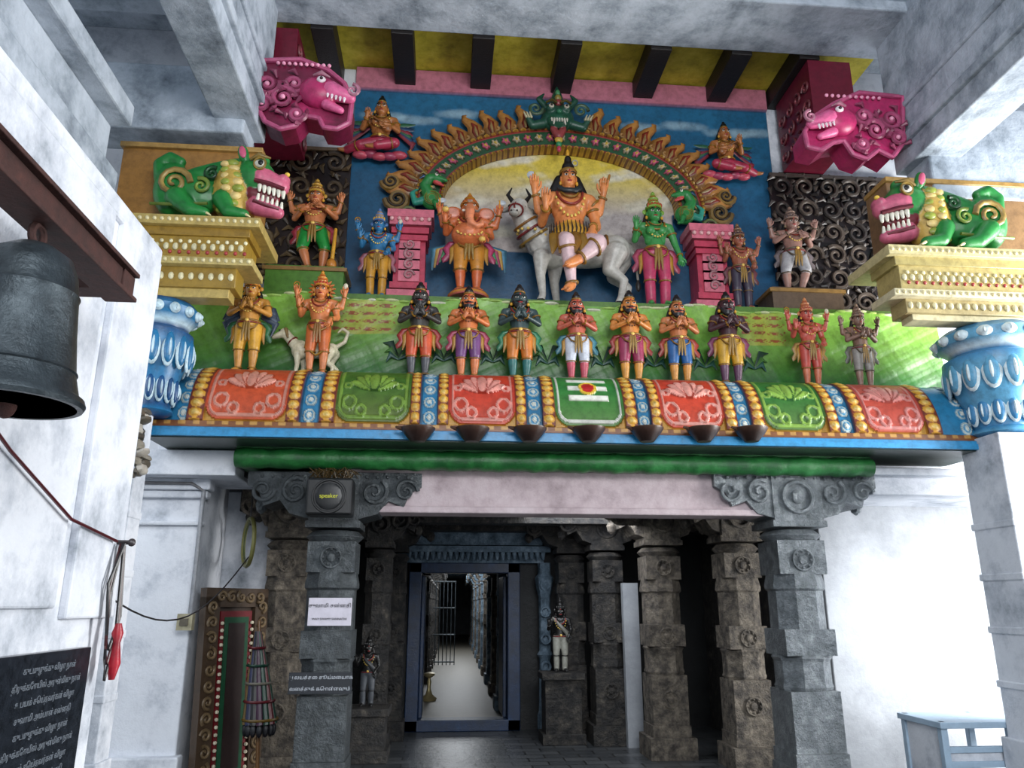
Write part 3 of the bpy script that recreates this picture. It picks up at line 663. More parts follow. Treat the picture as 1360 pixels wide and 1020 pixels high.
def apsara():
    legs=[[(-.055,0,.52),(-.2,-.05,.46),(-.34,.02,.44),(-.42,.0,.43)],[(.055,0,.52),(.16,-.1,.47),(-.02,-.12,.42),(-.12,-.12,.41)]]
    def it(S):
        for s in (-1,1):
            for k in range(6): S.h.tube([(s*.1,.05,.76),(s*(.24+.02*k),.05,.78-k*.045),(s*(.36-.01*k),.05,.80-k*.07)],[.02,.035,.006],['#3f7f5a','#2f4f7f','#a83a4a'][k%3],8,flat=.3)
        for k in range(5): S.h.ell((-.2+.1*k,.02,.385+.015*math.sin(k*2)),(.09,.05,.045),['#b8485a','#9a3a55'][k%2],n=10,m=6)
        S.h.cap((.08,-.12,.66),(-.16,-.14,.8),.012,.01,'#7a4a20',8); S.h.ell((.08,-.12,.64),(.05,.03,.06),'#8a5020',n=10,m=7)
    return human('#a86a3a','#a8304a','#a8304a',female=True,arms=[(-1,(-.19,-.02,.68),(-.14,-.13,.74),(-.13,-.14,.80)),(1,(.18,-.02,.67),(.1,-.13,.66),(.06,-.14,.66))],legs=legs,items=it,sash=None,pleat=None,bun=True,longd=True,hair='#0f1a14')
place(apsara(),'apsara_statue',506,128,7.82,Z(510,212,7.82),x=X(506,170,7.82))
place(apsara(),'apsara_statue',965,163,7.82,Z(963,238,7.82),flip=True,x=X(963,200,7.82))

# ================================================================== ARCH (prabhavali)
Y0=7.95
def band(u,v):
    th=math.radians(-6)+u*math.radians(192); n=len(u)
    a=aI+(aO-aI)*v; b=bI+(bO-bI)*v
    cx=np.cos(th)*a; cz=np.sin(th)*b
    s=th*1.9/ .17; w=.34
    C=np.tile(hx('#1d4a2a'),(n,1)); h=np.full(n,.13)
    rho=v; lx=(s%1-.5)*.17; lz=(rho-.5)*w
    alt=(np.floor(s)%2)==0; ang=np.arctan2(lz,lx); r=np.sqrt(lx**2+lz**2); fl=r<.066*(.78+.22*np.cos(5*ang))
    C=np.where(fl[:,None],np.where(alt[:,None],hx('#c45a78'),hx('#b9a98c')),C); C=np.where((r<.02)[:,None],hx('#e0b83a'),C); h=h+np.where(fl,.03,0)+np.where(r<.02,.015,0)
    for lo,hi,c in ((0,.13,'#c8983a'),(.13,.19,'#8a2a2a'),(.81,.87,'#8a2a2a'),(.87,1.01,'#c8983a')):
        m=(rho>=lo)&(rho<hi); C=np.where(m[:,None],hx(c),C)
        if c=='#c8983a': h=h+np.where(m,.03+.015*np.sin(th*110),0); C=np.where((m&(np.sin(th*110)<-.4))[:,None],hx('#6a3a1c'),C)
    h=np.where((v<.001)|(v>.999),0,h)
    return np.stack([XC+cx,Y0-h,z_in0+cz],1),C
m=MB(); m.grid(520,30,band)
def flame(x,z,a,L,side=1):
    d=A3(math.cos(a),0,math.sin(a)); l=A3(-math.sin(a),0,math.cos(a))*side; b=A3(x,Y0-.09,z); c=('#cc8e48','#ab3e2c','#e0ba76','#d8a668')
    m.tube([b-d*.03,b+d*L*.22+l*.0,b+d*L*.45-l*.03,b+d*L*.66-l*.0,b+d*L*.86+l*.045,b+d*L+l*.035,b+d*L*1.02-l*.0],[.06,.10,.09,.065,.045,.028,.006],c[0],8,flat=.55)
    f=A3(0,-.05,0)
    m.tube([b+f,b+f+d*L*.22,b+f+d*L*.42-l*.025,b+f+d*L*.6],[.02,.04,.034,.006],c[1],8,flat=.5)
    m.tube([b+f*1.3,b+f*1.4+d*L*.22-l*.005,b+f*1.3+d*L*.42-l*.02],[.01,.02,.004],c[2],6,flat=.6)
    m.spiral(b[0]+d[0]*L*.2-l[0]*.075,b[1]-.025,b[2]+d[2]*L*.2-l[2]*.075,.055,1.2,c[3],.02,a,side,n=10)
for i in range(25):
    th=math.radians(5+170*i/24)
    if abs(math.degrees(th)-90)<9: continue
    x=XC+math.cos(th)*aO; z=z_in0+math.sin(th)*bO
    a=math.atan2(math.sin(th)/bO,math.cos(th)/aO)
    flame(x,z,a,.33+.03*math.sin(i*2),side=1 if th>math.pi/2 else -1)
for s in (-1,1):
    for (dx,dz,R,c) in ((1.11,-.02,.14,'#a8884a'),(1.04,-.2,.12,'#8a9a5a'),(1.16,.2,.1,'#c49a4a')):
        m.spiral(XC+s*aO*dx,Y0-.1,z_in0+dz,R,1.8,c,.04,0 if s>0 else math.pi,-s,flat=.8); 
        m.spiral(XC+s*aO*dx,Y0-.13,z_in0+dz,R*.8,1.5,'#4a3a2a',.014,0 if s>0 else math.pi,-s)
m.done('flame_arch')
def makara():
    S=Sc(); g='#257a3a'
    S.ell((0,0,.2),(.16,.1,.16),g); S.chain([(.05,0,.28),(.12,-.02,.42),(.05,-.03,.55),(-.06,-.04,.56)],[.1,.08,.075,.07],g)
    S.cap((-.05,-.05,.55),(-.2,-.08,.5),.065,.03,g); S.cap((-.05,-.05,.48),(-.16,-.07,.42),.04,.02,'#c04040')
    S.chain([(.1,0,.2),(.25,0,.15),(.3,0,.3),(.22,0,.38)],[.07,.05,.04,.02],'#2f8f7a')
    S.chain([(-.05,-.08,.12),(-.08,-.1,.02),(-.14,-.12,.0)],[.05,.03,.03],g)
    S.h.ell((-.06,-.11,.58),.025,'#efe9da',n=8,m=5); S.h.ell((-.065,-.13,.58),.012,'#080808',n=8,m=5)
    for k in range(5): S.h.tube([(.05,-.02,.6-.04*k),(.14,-.04,.66-.07*k),(.2,-.04,.62-.08*k)],[.02,.028,.006],['#c8a03a','#2a6aa0'][k%2],8,flat=.5)
    for k in range(6): S.h.ring((.0,-.09,.2),(0,1,0),.03+.018*k,.006,['#c8a03a','#8acb5a'][k%2],16)
    return S
place(makara(),'makara_statue',572,228,7.8,Z(572,284,7.8),.012,flip=True,x=X(574,260,7.8))
place(makara(),'makara_statue',908,250,7.8,Z(908,303,7.8),.012,x=X(908,270,7.8))
def kirti():
    S=Sc(); g='#1c4a38'
    S.ell((0,0,.3),(.2,.14,.17),g); S.ell((0,-.08,.22),(.13,.09,.09),'#23553f')
    for s in (-1,1):
        S.ell((s*.09,-.11,.37),(.06,.05,.055),g); S.h.ell((s*.09,-.155,.375),(.034,.02,.028),'#b8b09c',n=10,m=6); S.h.ell((s*.09,-.172,.375),.015,'#080808',n=8,m=5)
        S.chain([(s*.12,0,.44),(s*.22,-.02,.55),(s*.16,-.03,.62)],[.045,.035,.012],g)
        S.chain([(s*.17,-.02,.22),(s*.3,-.03,.18),(s*.36,-.06,.26)],[.06,.05,.03],g)
        for k in range(3): S.h.cap((s*(.32+.03*k),-.08,.26),(s*(.34+.035*k),-.1,.31),.018,.008,'#a8a080',6)
        S.h.spiral(s*.27,-.08,.38,.09,1.5,'#5a7a5a',.024,0,s)
        S.h.cap((s*.06,-.15,.19),(s*.07,-.17,.12),.018,.006,'#cfc9ba',8)
        S.h.tube([(s*.02,-.14,.43),(s*.08,-.15,.46),(s*.15,-.12,.44)],.016,'#8a7a3a',6)
    S.chain([(0,0,.42),(0,0,.6),(0,0,.74)],[.1,.07,.015],g)
    for k in range(3): S.h.ell((0,-.1+.02*k,.46+.08*k),(.05-.01*k,.03,.045),['#8a3a3a','#8a7a3a','#4a8a5a'][k],n=10,m=6)
    for k in range(7): S.h.cap((-.09+.03*k,-.16,.2),(-.09+.03*k,-.17,.16),.013,.006,'#cfc9ba',6)
    S.h.ell((0,-.15,.3),(.035,.04,.03),'#2a6a4a',n=8,m=5)
    S.chain([(-.06,-.06,.12),(0,-.07,.02),(.06,-.06,.12)],[.04,.05,.04],'#8a3a3a')
    for k in range(3): S.h.ell((0,-.08,-.03-.06*k),(.05-.012*k,.03,.04),['#c8a03a','#2a7a4a','#c03a5a'][k],n=10,m=6)
    return S
place(kirti(),'kirtimukha_statue',743,116,7.78,Z(743,207,7.78),.011)
for (u0,u1,v0,ud) in ((517,572,284,1),(915,967,303,1)):
    x0,x1=X(u0,340,7.75),X(u1,340,7.75); z1=Z((u0+u1)/2,v0,7.7); m=MB(); pk='#b83650'; pk2='#cf6a7c'
    xm=(x0+x1)/2; w=(x1-x0)/2
    m.box((xm-w*.75,7.66,ZPL),(xm+w*.75,7.94,z1-.1),pk)
    for (zz,hh,k) in ((ZPL+.02,.1,1),(ZPL+.16,.05,.88),(z1-.34,.04,.85),(z1-.26,.05,.9),(z1-.16,.07,1.0),(z1-.07,.07,1.12)):
        m.box((xm-w*k,7.66-.06*k,zz-.02),(xm+w*k,7.94,zz+hh),pk2 if hh>.06 else pk)
    for k in range(4):
        zc=ZPL+.3+k*(z1-ZPL-.7)/3; m.box((xm-w*.5,7.63,zc-.07),(xm+w*.5,7.67,zc+.07),pk2); m.spiral(xm,7.62,zc,.06,1.5,'#e0a0a8',.014,k,1); 
    for k in range(6): m.ell((xm-w*.9+k*w*.36,7.59,z1-.12),.025,'#e8b0b0',n=8,m=5)
    m.done('arch_pilaster',bevel=0)

# ================================================================== SIDE CORBELS WITH YALIS
def yali():
    S=Sc(); g='#1f7a34'; gd='#c2a04a'; pk='#c4607a'; h=S.h
    S.ell((.26,0,.29),(.27,.13,.21),g); S.ell((.12,0,.32),(.15,.13,.24),g)
    S.chain([(.04,0,.42),(.0,0,.54),(.08,-.02,.60),(.17,-.03,.56)],[.08,.06,.05,.04],g)
    S.chain([(.3,0,.42),(.46,0,.48),(.62,0,.55)],[.1,.1,.08],g)
    S.ell((.60,0,.32),(.16,.15,.29),gd); 
    S.chain([(.55,-.1,.2),(.62,-.15,.07),(.74,-.15,.05)],[.08,.055,.045],g); S.chain([(.2,-.1,.2),(.33,-.15,.07),(.44,-.15,.05)],[.09,.06,.045],g)
    S.ell((.76,0,.45),(.17,.14,.17),g)
    S.cap((.82,-.03,.43),(.97,-.03,.38),.11,.08,pk); S.ell((1.0,-.03,.43),(.05,.075,.05),pk)
    S.cap((.80,-.03,.19),(.97,-.03,.14),.08,.055,pk); S.cap((.76,-.02,.3),(.93,-.02,.27),.08,.05,'#6a1522')
    for k in range(6):
        x=.83+.036*k; h.cap((x,-.105+.008*k,.335-.006*k),(x+.004,-.12+.01*k,.285-.006*k),.02,.012,'#e6e2d2',8)
        h.cap((x-.01,-.09+.008*k,.22-.01*k),(x-.005,-.10+.008*k,.262-.01*k),.017,.01,'#e6e2d2',8)
    h.tube([(.79,-.125,.375),(.9,-.12,.355),(1.02,-.085,.325)],.018,'#a03048',6); h.tube([(.79,-.11,.2),(.88,-.10,.17),(.99,-.07,.145)],.015,'#a03048',6)
    h.ell((.82,-.125,.52),(.05,.03,.036),'#c9c5b4',n=12,m=7); h.ell((.83,-.15,.52),(.022,.01,.024),'#0a0a0a',n=10,m=6); h.ring((.82,-.135,.52),(0,1,0),.052,.01,'#c2a04a',16,.045)
    h.tube([(.74,-.12,.56),(.81,-.14,.595),(.90,-.12,.58)],[.012,.022,.008],'#c2a04a',8)
    S.ell((.67,-.09,.63),(.045,.03,.08),g,rotY(-15)); h.ell((.67,-.115,.63),(.028,.012,.058),'#d05a7a',rotY(-15),n=10,m=6)
    S.ell((.82,-.02,.61),(.05,.05,.05),g); h.ell((1.03,-.07,.465),(.022,.02,.02),'#e8c04a',n=8,m=5)
    for s in range(8):
        h.ell((.67-.018*abs(s-3),-.14+.01*abs(s-3),.10+.062*s),(.05,.02,.035),['#dcc07a','#8f9a3a'][s%2],n=8,m=5)
        h.ell((.58-.01*abs(s-3),-.15+.012*abs(s-3),.10+.06*s),(.04,.02,.03),['#8f9a3a','#dcc07a'][s%2],n=8,m=5)
    h.spiral(.17,-.135,.32,.13,1.8,'#c9a95a',.026,0,1); h.spiral(.38,-.13,.30,.07,1.5,'#9fc04a',.018,2,-1); h.spiral(.45,-.12,.42,.06,1.5,'#145a26',.018,1,1)
    h.tube([(.0,-.1,.14),(.2,-.14,.12),(.45,-.14,.14)],.014,'#9fc04a',6)
    for x,z in ((.76,.04),(.46,.04)):
        for k in range(3): h.cap((x,-.17+.03*k,z),(x+.035,-.175+.03*k,z-.02),.016,.007,'#e6d8a0',6)
    return S
def corbel(side):
    YF=6.15
    if side<0: ux=[(150,345,285,297),(166,330,297,308),(170,322,308,338),(160,334,338,347),(186,308,347,374),(198,298,374,386)]
    else: ux=[(1182,1385,328,340),(1194,1385,340,351),(1204,1385,351,384),(1192,1385,384,393),(1214,1375,393,412),(1224,1370,412,420)]
    m=MB(); cols=['#b8a05c','#94742a','#a08030','#c0ac6c','#987a30','#b8a05c']
    if side>0: cols=['#c9bd8c','#a89a62','#b3a268','#cfc6a4','#a8986a','#c9bf98']
    for i,(a,b,v0,v1) in enumerate(ux):
        yf=YF+[0,.05,.07,.03,.1,.13][i]; YK=[6.9,6.62,6.6,6.58,6.5,6.46][i]
        x0,x1=X(a,v1,YF),X(b,v1,YF); z1,z0=Z((a+b)/2,v0,YF),Z((a+b)/2,v1,YF)
        m.box((x0,yf,z0-.004),(x1,YK,z1),cols[i])
        if i in (2,4):
            n=int((x1-x0)/.075)
            for k in range(n):
                x=x0+(k+.5)*(x1-x0)/n; zc=(z0+z1)/2
                m.ell((x,yf-.005,zc),(.026,.02,.035),'#d8d0a8',n=8,m=5)
                if i==2:
                    m.ell((x+.037,yf-.005,zc+.05),(.02,.015,.02),'#e8e0b8',n=6,m=4); m.ell((x+.037,yf-.005,zc-.05),(.02,.015,.02),'#a83a3a',n=6,m=4)
        if i in (0,3):
            n=int((x1-x0)/.06)
            for k in range(n): m.ell((x0+(k+.5)*(x1-x0)/n,yf,(z0+z1)/2),(.022,.018,.02),'#ddd0a0',n=6,m=4)
    if side<0: x0,x1,z0,z1=X(155,245,6.5),X(342,245,6.5),Z(250,285,6.15),Z(240,192,6.5)
    else: x0,x1,z0,z1=X(1182,270,6.5),X(1345,270,6.5)+.2,Z(1270,328,6.15),Z(1270,240,6.5)
    c='#9c7038' if side<0 else '#8a6a48'
    m.box((x0,6.52,z0+.002),(x1,6.9,z1),c); m.box((x0-.02,6.48,z1-.05),(x1+.02,6.9,z1),'#a88448')
    m.done('yali_corbel',bevel=.006)
    y=yali()
    zt=Z(250,285,6.15) if side<0 else Z(1270,328,6.15)
    if side<0: ob=place(y,'yali_statue',297,200,6.36,zt,.011,x=X(210,245,6.36),sxy=1.0)
    else: ob=place(y,'yali_statue',1240,238,6.36,zt,.011,flip=True,x=X(1325,280,6.36),sxy=1.04)
    if side<0: uc,v0,v1,R,pw=210,378,545,.28,.12
    else: uc,v0,v1,R,pw=1318,412,575,.42,.26
    Yc=6.5 if side<0 else 6.55; xc=X(uc,(v0+v1)/2,Yc); z0=Z(uc,v1,Yc-.2)
    z1=Z((ux[-1][0]+ux[-1][1])/2,ux[-1][3],YF)-.006; H=z1-z0
    m=MB(); b1='#1d6a98' if side<0 else '#5a9cc0'; b2='#b4ccd6' if side<0 else '#cfe0e6'; b3='#0f4474' if side<0 else '#3a7fae'
    m.lathe([(R*.5,0,b3),(R*.66,.03*H,b1),(R*.56,.08*H,b3),(R*.6,.2*H,b1),(R*.82,.42*H,b1),(R*1.0,.62*H,b1),(R*.98,.72*H,b3),(R*.80,.76*H,b3),(R*.84,.80*H,b2),(R*1.04,.86*H,b1),(R*1.08,.94*H,b1),(R*.9,1.0*H,b3)],(xc,Yc,z0),n=24)
    for k in range(14):
        a=2*math.pi*k/14
        for (rr_,zz,w,hh,c) in ((.92,.55,.16,.17,b1),(.62,.22,.12,.13,b3),(1.05,.9,.13,.05,b2)):
            px,py=xc+R*rr_*math.cos(a),Yc+R*rr_*math.sin(a); Rm=rotZ(math.degrees(a)-90)
            m.ell((px,py,z0+zz*H),(R*w*1.25,.03,hh*H),b2,Rm,n=10,m=8); m.ell((px+.014*math.cos(a),py+.014*math.sin(a),z0+zz*H),(R*w,.03,hh*H*.82),c,Rm,n=10,m=8); m.ell((px+.03*math.cos(a),py+.03*math.sin(a),z0+zz*H),(R*w*.3,.025,hh*H*.5),b2,Rm,n=8,m=6)
    m.done('lotus_capital')
    m=MB(); w=pw; xp=xc-(.08 if side<0 else 0); yp=Yc-(.12 if side<0 else 0); m.box((xp-w,yp-w,0),(xp+w,yp+w,z0-.002)); m.box((xp-w*1.15,yp-w*1.15,0),(xp+w*1.15,yp+w*1.15,.5))
    for k in range(4): m.box((xp-w*1.06,yp-w*1.06,.9+k*.45),(xp+w*1.06,yp+w*1.06,.96+k*.45))
    m.done('porch_pillar',WHITE,None,False,.01)
corbel(-1); corbel(1)

# pink brackets: scrolled beam-end corbels with a makara face on the nose
def pinkbr(name,pts,side):
    Yf=6.6; poly=[(X(u,v,Yf),Z(u,v,Yf)) for u,v in pts]; m=MB(); c='#b02a60'; c2='#dc6494'
    m.prism(poly,Yf,6.88,c)
    k=len(poly)
    loop=[]
    for i in range(k):
        a=np.array(poly[i]);b=np.array(poly[(i+1)%k])
        for t in np.linspace(0,1,6,endpoint=False): loop.append((a[0]+(b[0]-a[0])*t,Yf-.01,a[1]+(b[1]-a[1])*t))
    m.tube(loop,.026,c2,8,True)
    xs=[p[0] for p in poly]; zs=[p[1] for p in poly]; cx=(min(xs)+max(xs))/2; cz=(min(zs)+max(zs))/2; W=(max(xs)-min(xs))/2; Hh=(max(zs)-min(zs))/2
    for t in np.linspace(-.85,.85,16): m.ell((cx+t*W,Yf-.03,max(zs)-.07-.10*max(0,-side*t)*0),(.02,.018,.02),'#f0a0bc',n=8,m=5) if abs(t)<.6 else None
    # face (snout points to the open side: -side direction)
    f=-side; hx_=cx+f*W*.35; hz=cz+.02
    m.ell((hx_,Yf-.02,hz),(.2,.12,.17),c); m.cap((hx_+f*.12,Yf-.05,hz+.0),(hx_+f*.30,Yf-.05,hz-.06),.10,.06,c2); m.cap((hx_+f*.08,Yf-.04,hz-.14),(hx_+f*.22,Yf-.04,hz-.2),.055,.035,c2)
    m.spiral(hx_+f*.33,Yf-.1,hz-.01,.07,1.4,'#f0a0bc',.022,math.pi/2,-f)
    m.ell((hx_+f*.03,Yf-.13,hz+.07),(.045,.03,.036),'#e8dce0',n=10,m=6); m.ell((hx_+f*.035,Yf-.155,hz+.07),.018,'#2a0a18',n=8,m=5); m.tube([(hx_-f*.05,Yf-.12,hz+.12),(hx_+f*.03,Yf-.14,hz+.145),(hx_+f*.11,Yf-.12,hz+.11)],[.012,.022,.008],'#f0a0bc',8)
    for q in range(5): m.cap((hx_+f*(.10+.04*q),Yf-.11,hz-.075-.01*q),(hx_+f*(.10+.04*q),Yf-.12,hz-.11-.012*q),.015,.008,'#f2e4e8',6)
    for (dx,dz,R,d) in ((-.15,.25,.11,1),(-.35,-.15,.13,-1),(-.68,.2,.12,1),(-.75,-.35,.10,-1),(-.05,-.6,.08,1)):
        x=cx+f*dx*W; z=cz+dz*Hh
        m.spiral(x,Yf-.03,z,R,1.7,c2,.032,math.pi if side>0 else 0,d*side); m.ell((x,Yf-.04,z),.026,'#f0a0bc',n=8,m=5)
        for q in range(4):
            aa=q*1.5+dx; m.tube([(x+R*math.cos(aa),Yf-.02,z+R*math.sin(aa)),(x+R*1.3*math.cos(aa+.3),Yf-.05,z+R*1.3*math.sin(aa+.3)),(x+R*1.45*math.cos(aa+.7),Yf-.03,z+R*1.45*math.sin(aa+.7))],[.01,.026,.005],c2,6,flat=.7)
    return m.done(name)
pinkbr('pink_bracket',[(338,82),(400,80),(436,94),(458,112),(467,138),(464,164),(448,172),(430,170),(424,158),(404,154),(392,168),(372,172),(352,162),(340,140)],-1)
pinkbr('pink_bracket',[(1198,130),(1140,124),(1108,138),(1080,156),(1068,176),(1072,196),(1090,200),(1106,190),(1120,188),(1132,206),(1150,212),(1165,200),(1184,210),(1198,192)],1)
def redside(x0,z0,s):
    m=MB()
    m.box((x0,7.06,z0),(x0+s*.5,7.92,ZCE-.05),'#6a162c')
    for k in range(4):
        for j in range(6):
            y=7.16+k*.21; z=z0+.14+j*.24
            if z>ZCE-.15: continue
            pts=[(x0-s*.012,y+.09*(1-t)*math.cos(t*9+k),z+.09*(1-t)*math.sin(t*9+k)) for t in np.linspace(0,.85,14)]
            m.tube(pts,.016,'#a8505a',6,ref=(1,0,0))
    m.done('carved_red_beam')
redside(X(1034,190,7.95),Z(1034,228,7.9),1); redside(X(392,100,7.1),Z(398,150,7.0),-1)

# ================================================================== INNER PILLARS
def bracket(m,x,y,z0,z1,W,D,dirs=(-1,1)):
    h=z1-z0
    for s in dirs:
        pl=[(x,z1),(x+s*W,z1),(x+s*W,z1-h*.3),(x+s*W*.86,z1-h*.45),(x+s*W*.8,z1-h*.75),(x+s*W*.62,z1-h*.62),(x+s*W*.5,z1-h*.9),(x+s*W*.3,z0),(x,z0)]
        m.prism(pl if s>0 else pl[::-1],y-D/2,y+D/2)
        m.spiral(x+s*W*.82,y-D/2-.01,z1-h*.4,h*.26,1.5,'#fff',.022,0,s); m.spiral(x+s*W*.45,y-D/2-.01,z1-h*.42,h*.3,1.6,'#fff',.024,1,-s)
        m.lathe([(.01,-.1),(.045,-.07),(.06,-.01),(.04,.03)],(x+s*W*.88,y,z1-h*.62),n=10)
        for k in range(7): m.ell((x+s*W*(.12+.12*k),y-D/2-.005,z1-h*.1),.018,n=6,m=4)
def pillar(name,x,y,w,H,mat,W=.75,dirs=(-1,1),slim=False):
    m=MB(); a=w/2; r8=a*1.08; b=1.12 if slim else 1.28
    m.box((x-a*b,y-a*b,0),(x+a*b,y+a*b,.22)); m.box((x-a*1.06,y-a*1.06,.22),(x+a*1.06,y+a*1.06,.34))
    m.box((x-a,y-a,.34),(x+a,y+a,.85)); m.lathe([(r8,0),(r8*1.05,.03),(r8,.06),(r8,.25),(r8*1.08,.28),(r8,.31)],(x,y,.85),n=8,ph=math.pi/8)
    m.box((x-a*1.03,y-a*1.03,1.15),(x+a*1.03,y+a*1.03,1.38)); m.lathe([(r8,0),(r8,.35),(r8*1.1,.37),(r8*1.1,.41),(r8,.51)],(x,y,1.37),n=8,ph=math.pi/8)
    m.box((x-a,y-a,1.87),(x+a,y+a,H-.62))
    for zz in (1.26,2.0,.6):
        if slim and zz!=2.0: continue
        m.ring((x,y-a*1.04,zz),(0,1,0),a*.42,.012,'#fff',16); m.ell((x,y-a*1.02,zz),(a*.2,.02,a*.2),n=10,m=6)
        for k in range(8): m.ell((x+a*.34*math.cos(k*.785),y-a*1.03,zz+a*.34*math.sin(k*.785)),(.016,.014,.016),n=6,m=4)
    m.box((x-a*1.15,y-a*1.15,H-.5),(x+a*1.15,y+a*1.15,H-.44)); m.lathe([(a*1.0,0),(a*1.25,.05),(a*1.0,.1)],(x,y,H-.62),n=16)
    m.box((x-a*1.05,y-a*1.1,H-.45),(x+a*1.05,y+a*1.1,H))
    bracket(m,x,y,H-.42,H,W,w*1.05,dirs)
    m.ring((x,y-a*1.12,H-.22),(0,1,0),a*.62,.025,'#fff',18); m.ell((x,y-a*1.1,H-.22),(a*.3,.04,a*.3),n=10,m=6)
    return m.done(name,mat,None,True,.006,30)
xL=X(437,850,7.3); xR=X(1062,850,7.3)
pillar('stone_pillar',xL,7.3,.42,2.76,DSILV,.78,slim=True)
pillar('silver_pillar',xR,7.3,.46,2.80,SILV,.80,slim=True)
for (u,Y,w) in ((985,8.35,.40),(880,9.0,.40),(806,9.9,.38),(758,10.5,.34)):
    pillar('granite_pillar',X(u,850,Y),Y,w,2.75,GRANW if u>850 else GRAN,.62)
for (u,Y,w) in ((378,8.3,.40),(500,9.6,.30),(522,10.4,.28)):
    pillar('granite_pillar',X(u,850,Y),Y,w,2.75,GRANW if u<400 else GRAN,.5)
XI0,XI1=X(350,800,8.6)-.3,X(1090,800,8.2)
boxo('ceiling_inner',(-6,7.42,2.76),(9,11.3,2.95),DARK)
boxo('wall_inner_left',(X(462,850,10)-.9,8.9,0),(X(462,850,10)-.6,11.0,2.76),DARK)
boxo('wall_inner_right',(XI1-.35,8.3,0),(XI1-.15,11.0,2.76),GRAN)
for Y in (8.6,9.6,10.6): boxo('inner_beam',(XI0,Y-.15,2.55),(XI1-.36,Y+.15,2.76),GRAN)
m=MB(); m.box((X(838,880,9.6)-.08,9.55,0),(X(850,880,9.6),9.65,1.85)); m.done('wall_inner_strip',GREYW,None,False)
YDR=11.0
dx0,dx1=X(541,850,YDR),X(690,850,YDR); dzt=Z(612,748,YDR)
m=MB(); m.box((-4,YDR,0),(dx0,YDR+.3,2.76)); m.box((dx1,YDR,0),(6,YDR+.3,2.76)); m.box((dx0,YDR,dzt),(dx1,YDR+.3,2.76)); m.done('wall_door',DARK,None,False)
root=mobj('door_1',(0,0,0))
m=MB(); t=.17
m.box((dx0,YDR-.1,0),(dx0+t,YDR+.2,dzt)); m.box((dx1-t,YDR-.1,0),(dx1,YDR+.2,dzt)); m.box((dx0,YDR-.1,dzt-t*.8),(dx1,YDR+.2,dzt)); m.box((dx0,YDR-.1,0),(dx1,YDR+.2,.14))
m.box((dx0+t,YDR+.1,.14),(dx0+t+.05,YDR+.95,dzt-t)); m.box((dx1-t-.05,YDR+.1,.14),(dx1-t,YDR+.95,dzt-t))
m.done('frame',BLUEP,root,False,.01)
m=MB(); lx0,lx1=X(520,725,YDR),X(728,725,YDR); lc=m_noise('blue_grey_stone',[(.3,'#2c3d49'),(.5,'#5c7080'),(.8,'#9fb2c2')],8,.6,.7)
for (z0,z1,e,d) in ((dzt+.0,dzt+.12,-.08,.12),(dzt+.14,dzt+.22,.0,.25),(dzt+.24,dzt+.42,-.1,.15),(dzt+.42,dzt+.48,.03,.28)):
    m.box((lx0-e,YDR-d,z0),(lx1+e,YDR-.001,z1))
n=26
for k in range(n):
    x=lx0+.1+(lx1-lx0-.2)*k/(n-1); m.cap((x,YDR-.2,dzt+.13),(x,YDR-.22,dzt+.05),.035,.02,n=8)
for s,x in ((-1,lx0+.08),(1,lx1-.08)):
    m.lathe([(.11,0),(.11,.2),(.09,.25),(.08,.9),(.11,.95),(.08,1.0),(.08,1.7),(.11,1.8),(.13,1.95),(.09,2.0),(.09,dzt)],(x,YDR-.15,0),n=8)
    for k in range(5): m.ring((x,YDR-.24,.45+.35*k),(0,1,0),.06,.018,'#fff',12)
m.done('door_surround',lc,None,True,.0)
# corridor beyond
CX0,CX1,CE=dx0-1.2,dx1+1.8,44
boxo('wall_corridor_left',(CX0,11.3,0),(CX0+.2,CE,3.2),GRAN); boxo('wall_corridor_right',(CX1-.2,11.3,0),(CX1,CE,3.2),GREYW)
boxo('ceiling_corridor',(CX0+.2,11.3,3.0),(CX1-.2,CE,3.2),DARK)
boxo('wall_corridor_end',(CX0,CE,0),(CX1,CE+.2,3.2),GREYW)
boxo('floor_corridor',(CX0+.2,12.0,0.0),(CX1-.2,CE,.015),m_flat('pale_stone','#6f6b62',.45))
for k in range(12):
    Y=13.0+k*2.0
    pillar('corridor_pillar',dx1+.0+.03*k,Y,.34,2.7,GRANW if k%2 else lc,.45)
    if k!=1: pillar('corridor_pillar',dx0-.02+.02*k,Y+.2,.32,2.7,GRAN,.45)
    boxo('corridor_beam',(CX0+.2,Y-.12,2.7),(CX1-.2,Y+.12,3.0),lc)
m=MB(); gy=22.1; gx0=X(568,830,gy); gx1=X(604,830,gy)
for k in range(8): m.cap((gx0+(gx1-gx0)*k/7,gy,0.03),(gx0+(gx1-gx0)*k/7,gy,2.2),.012,.012,n=6)
for z in (.1,.8,1.5,2.2): m.cap((gx0,gy,z),(gx1,gy,z),.018,.018,n=6)
m.done('iron_grille',BRONZE)
m=MB(); px,py=X(570,905,14.2),14.2
m.lathe([(.12,0),(.14,.04),(.06,.1),(.03,.2),(.04,.3),(.02,.36),(.09,.4),(.1,.44),(.02,.46)],(px,py,.015),n=16); m.done('brass_lamp_stand',m_flat('brass','#c9b98a',.35,.5))

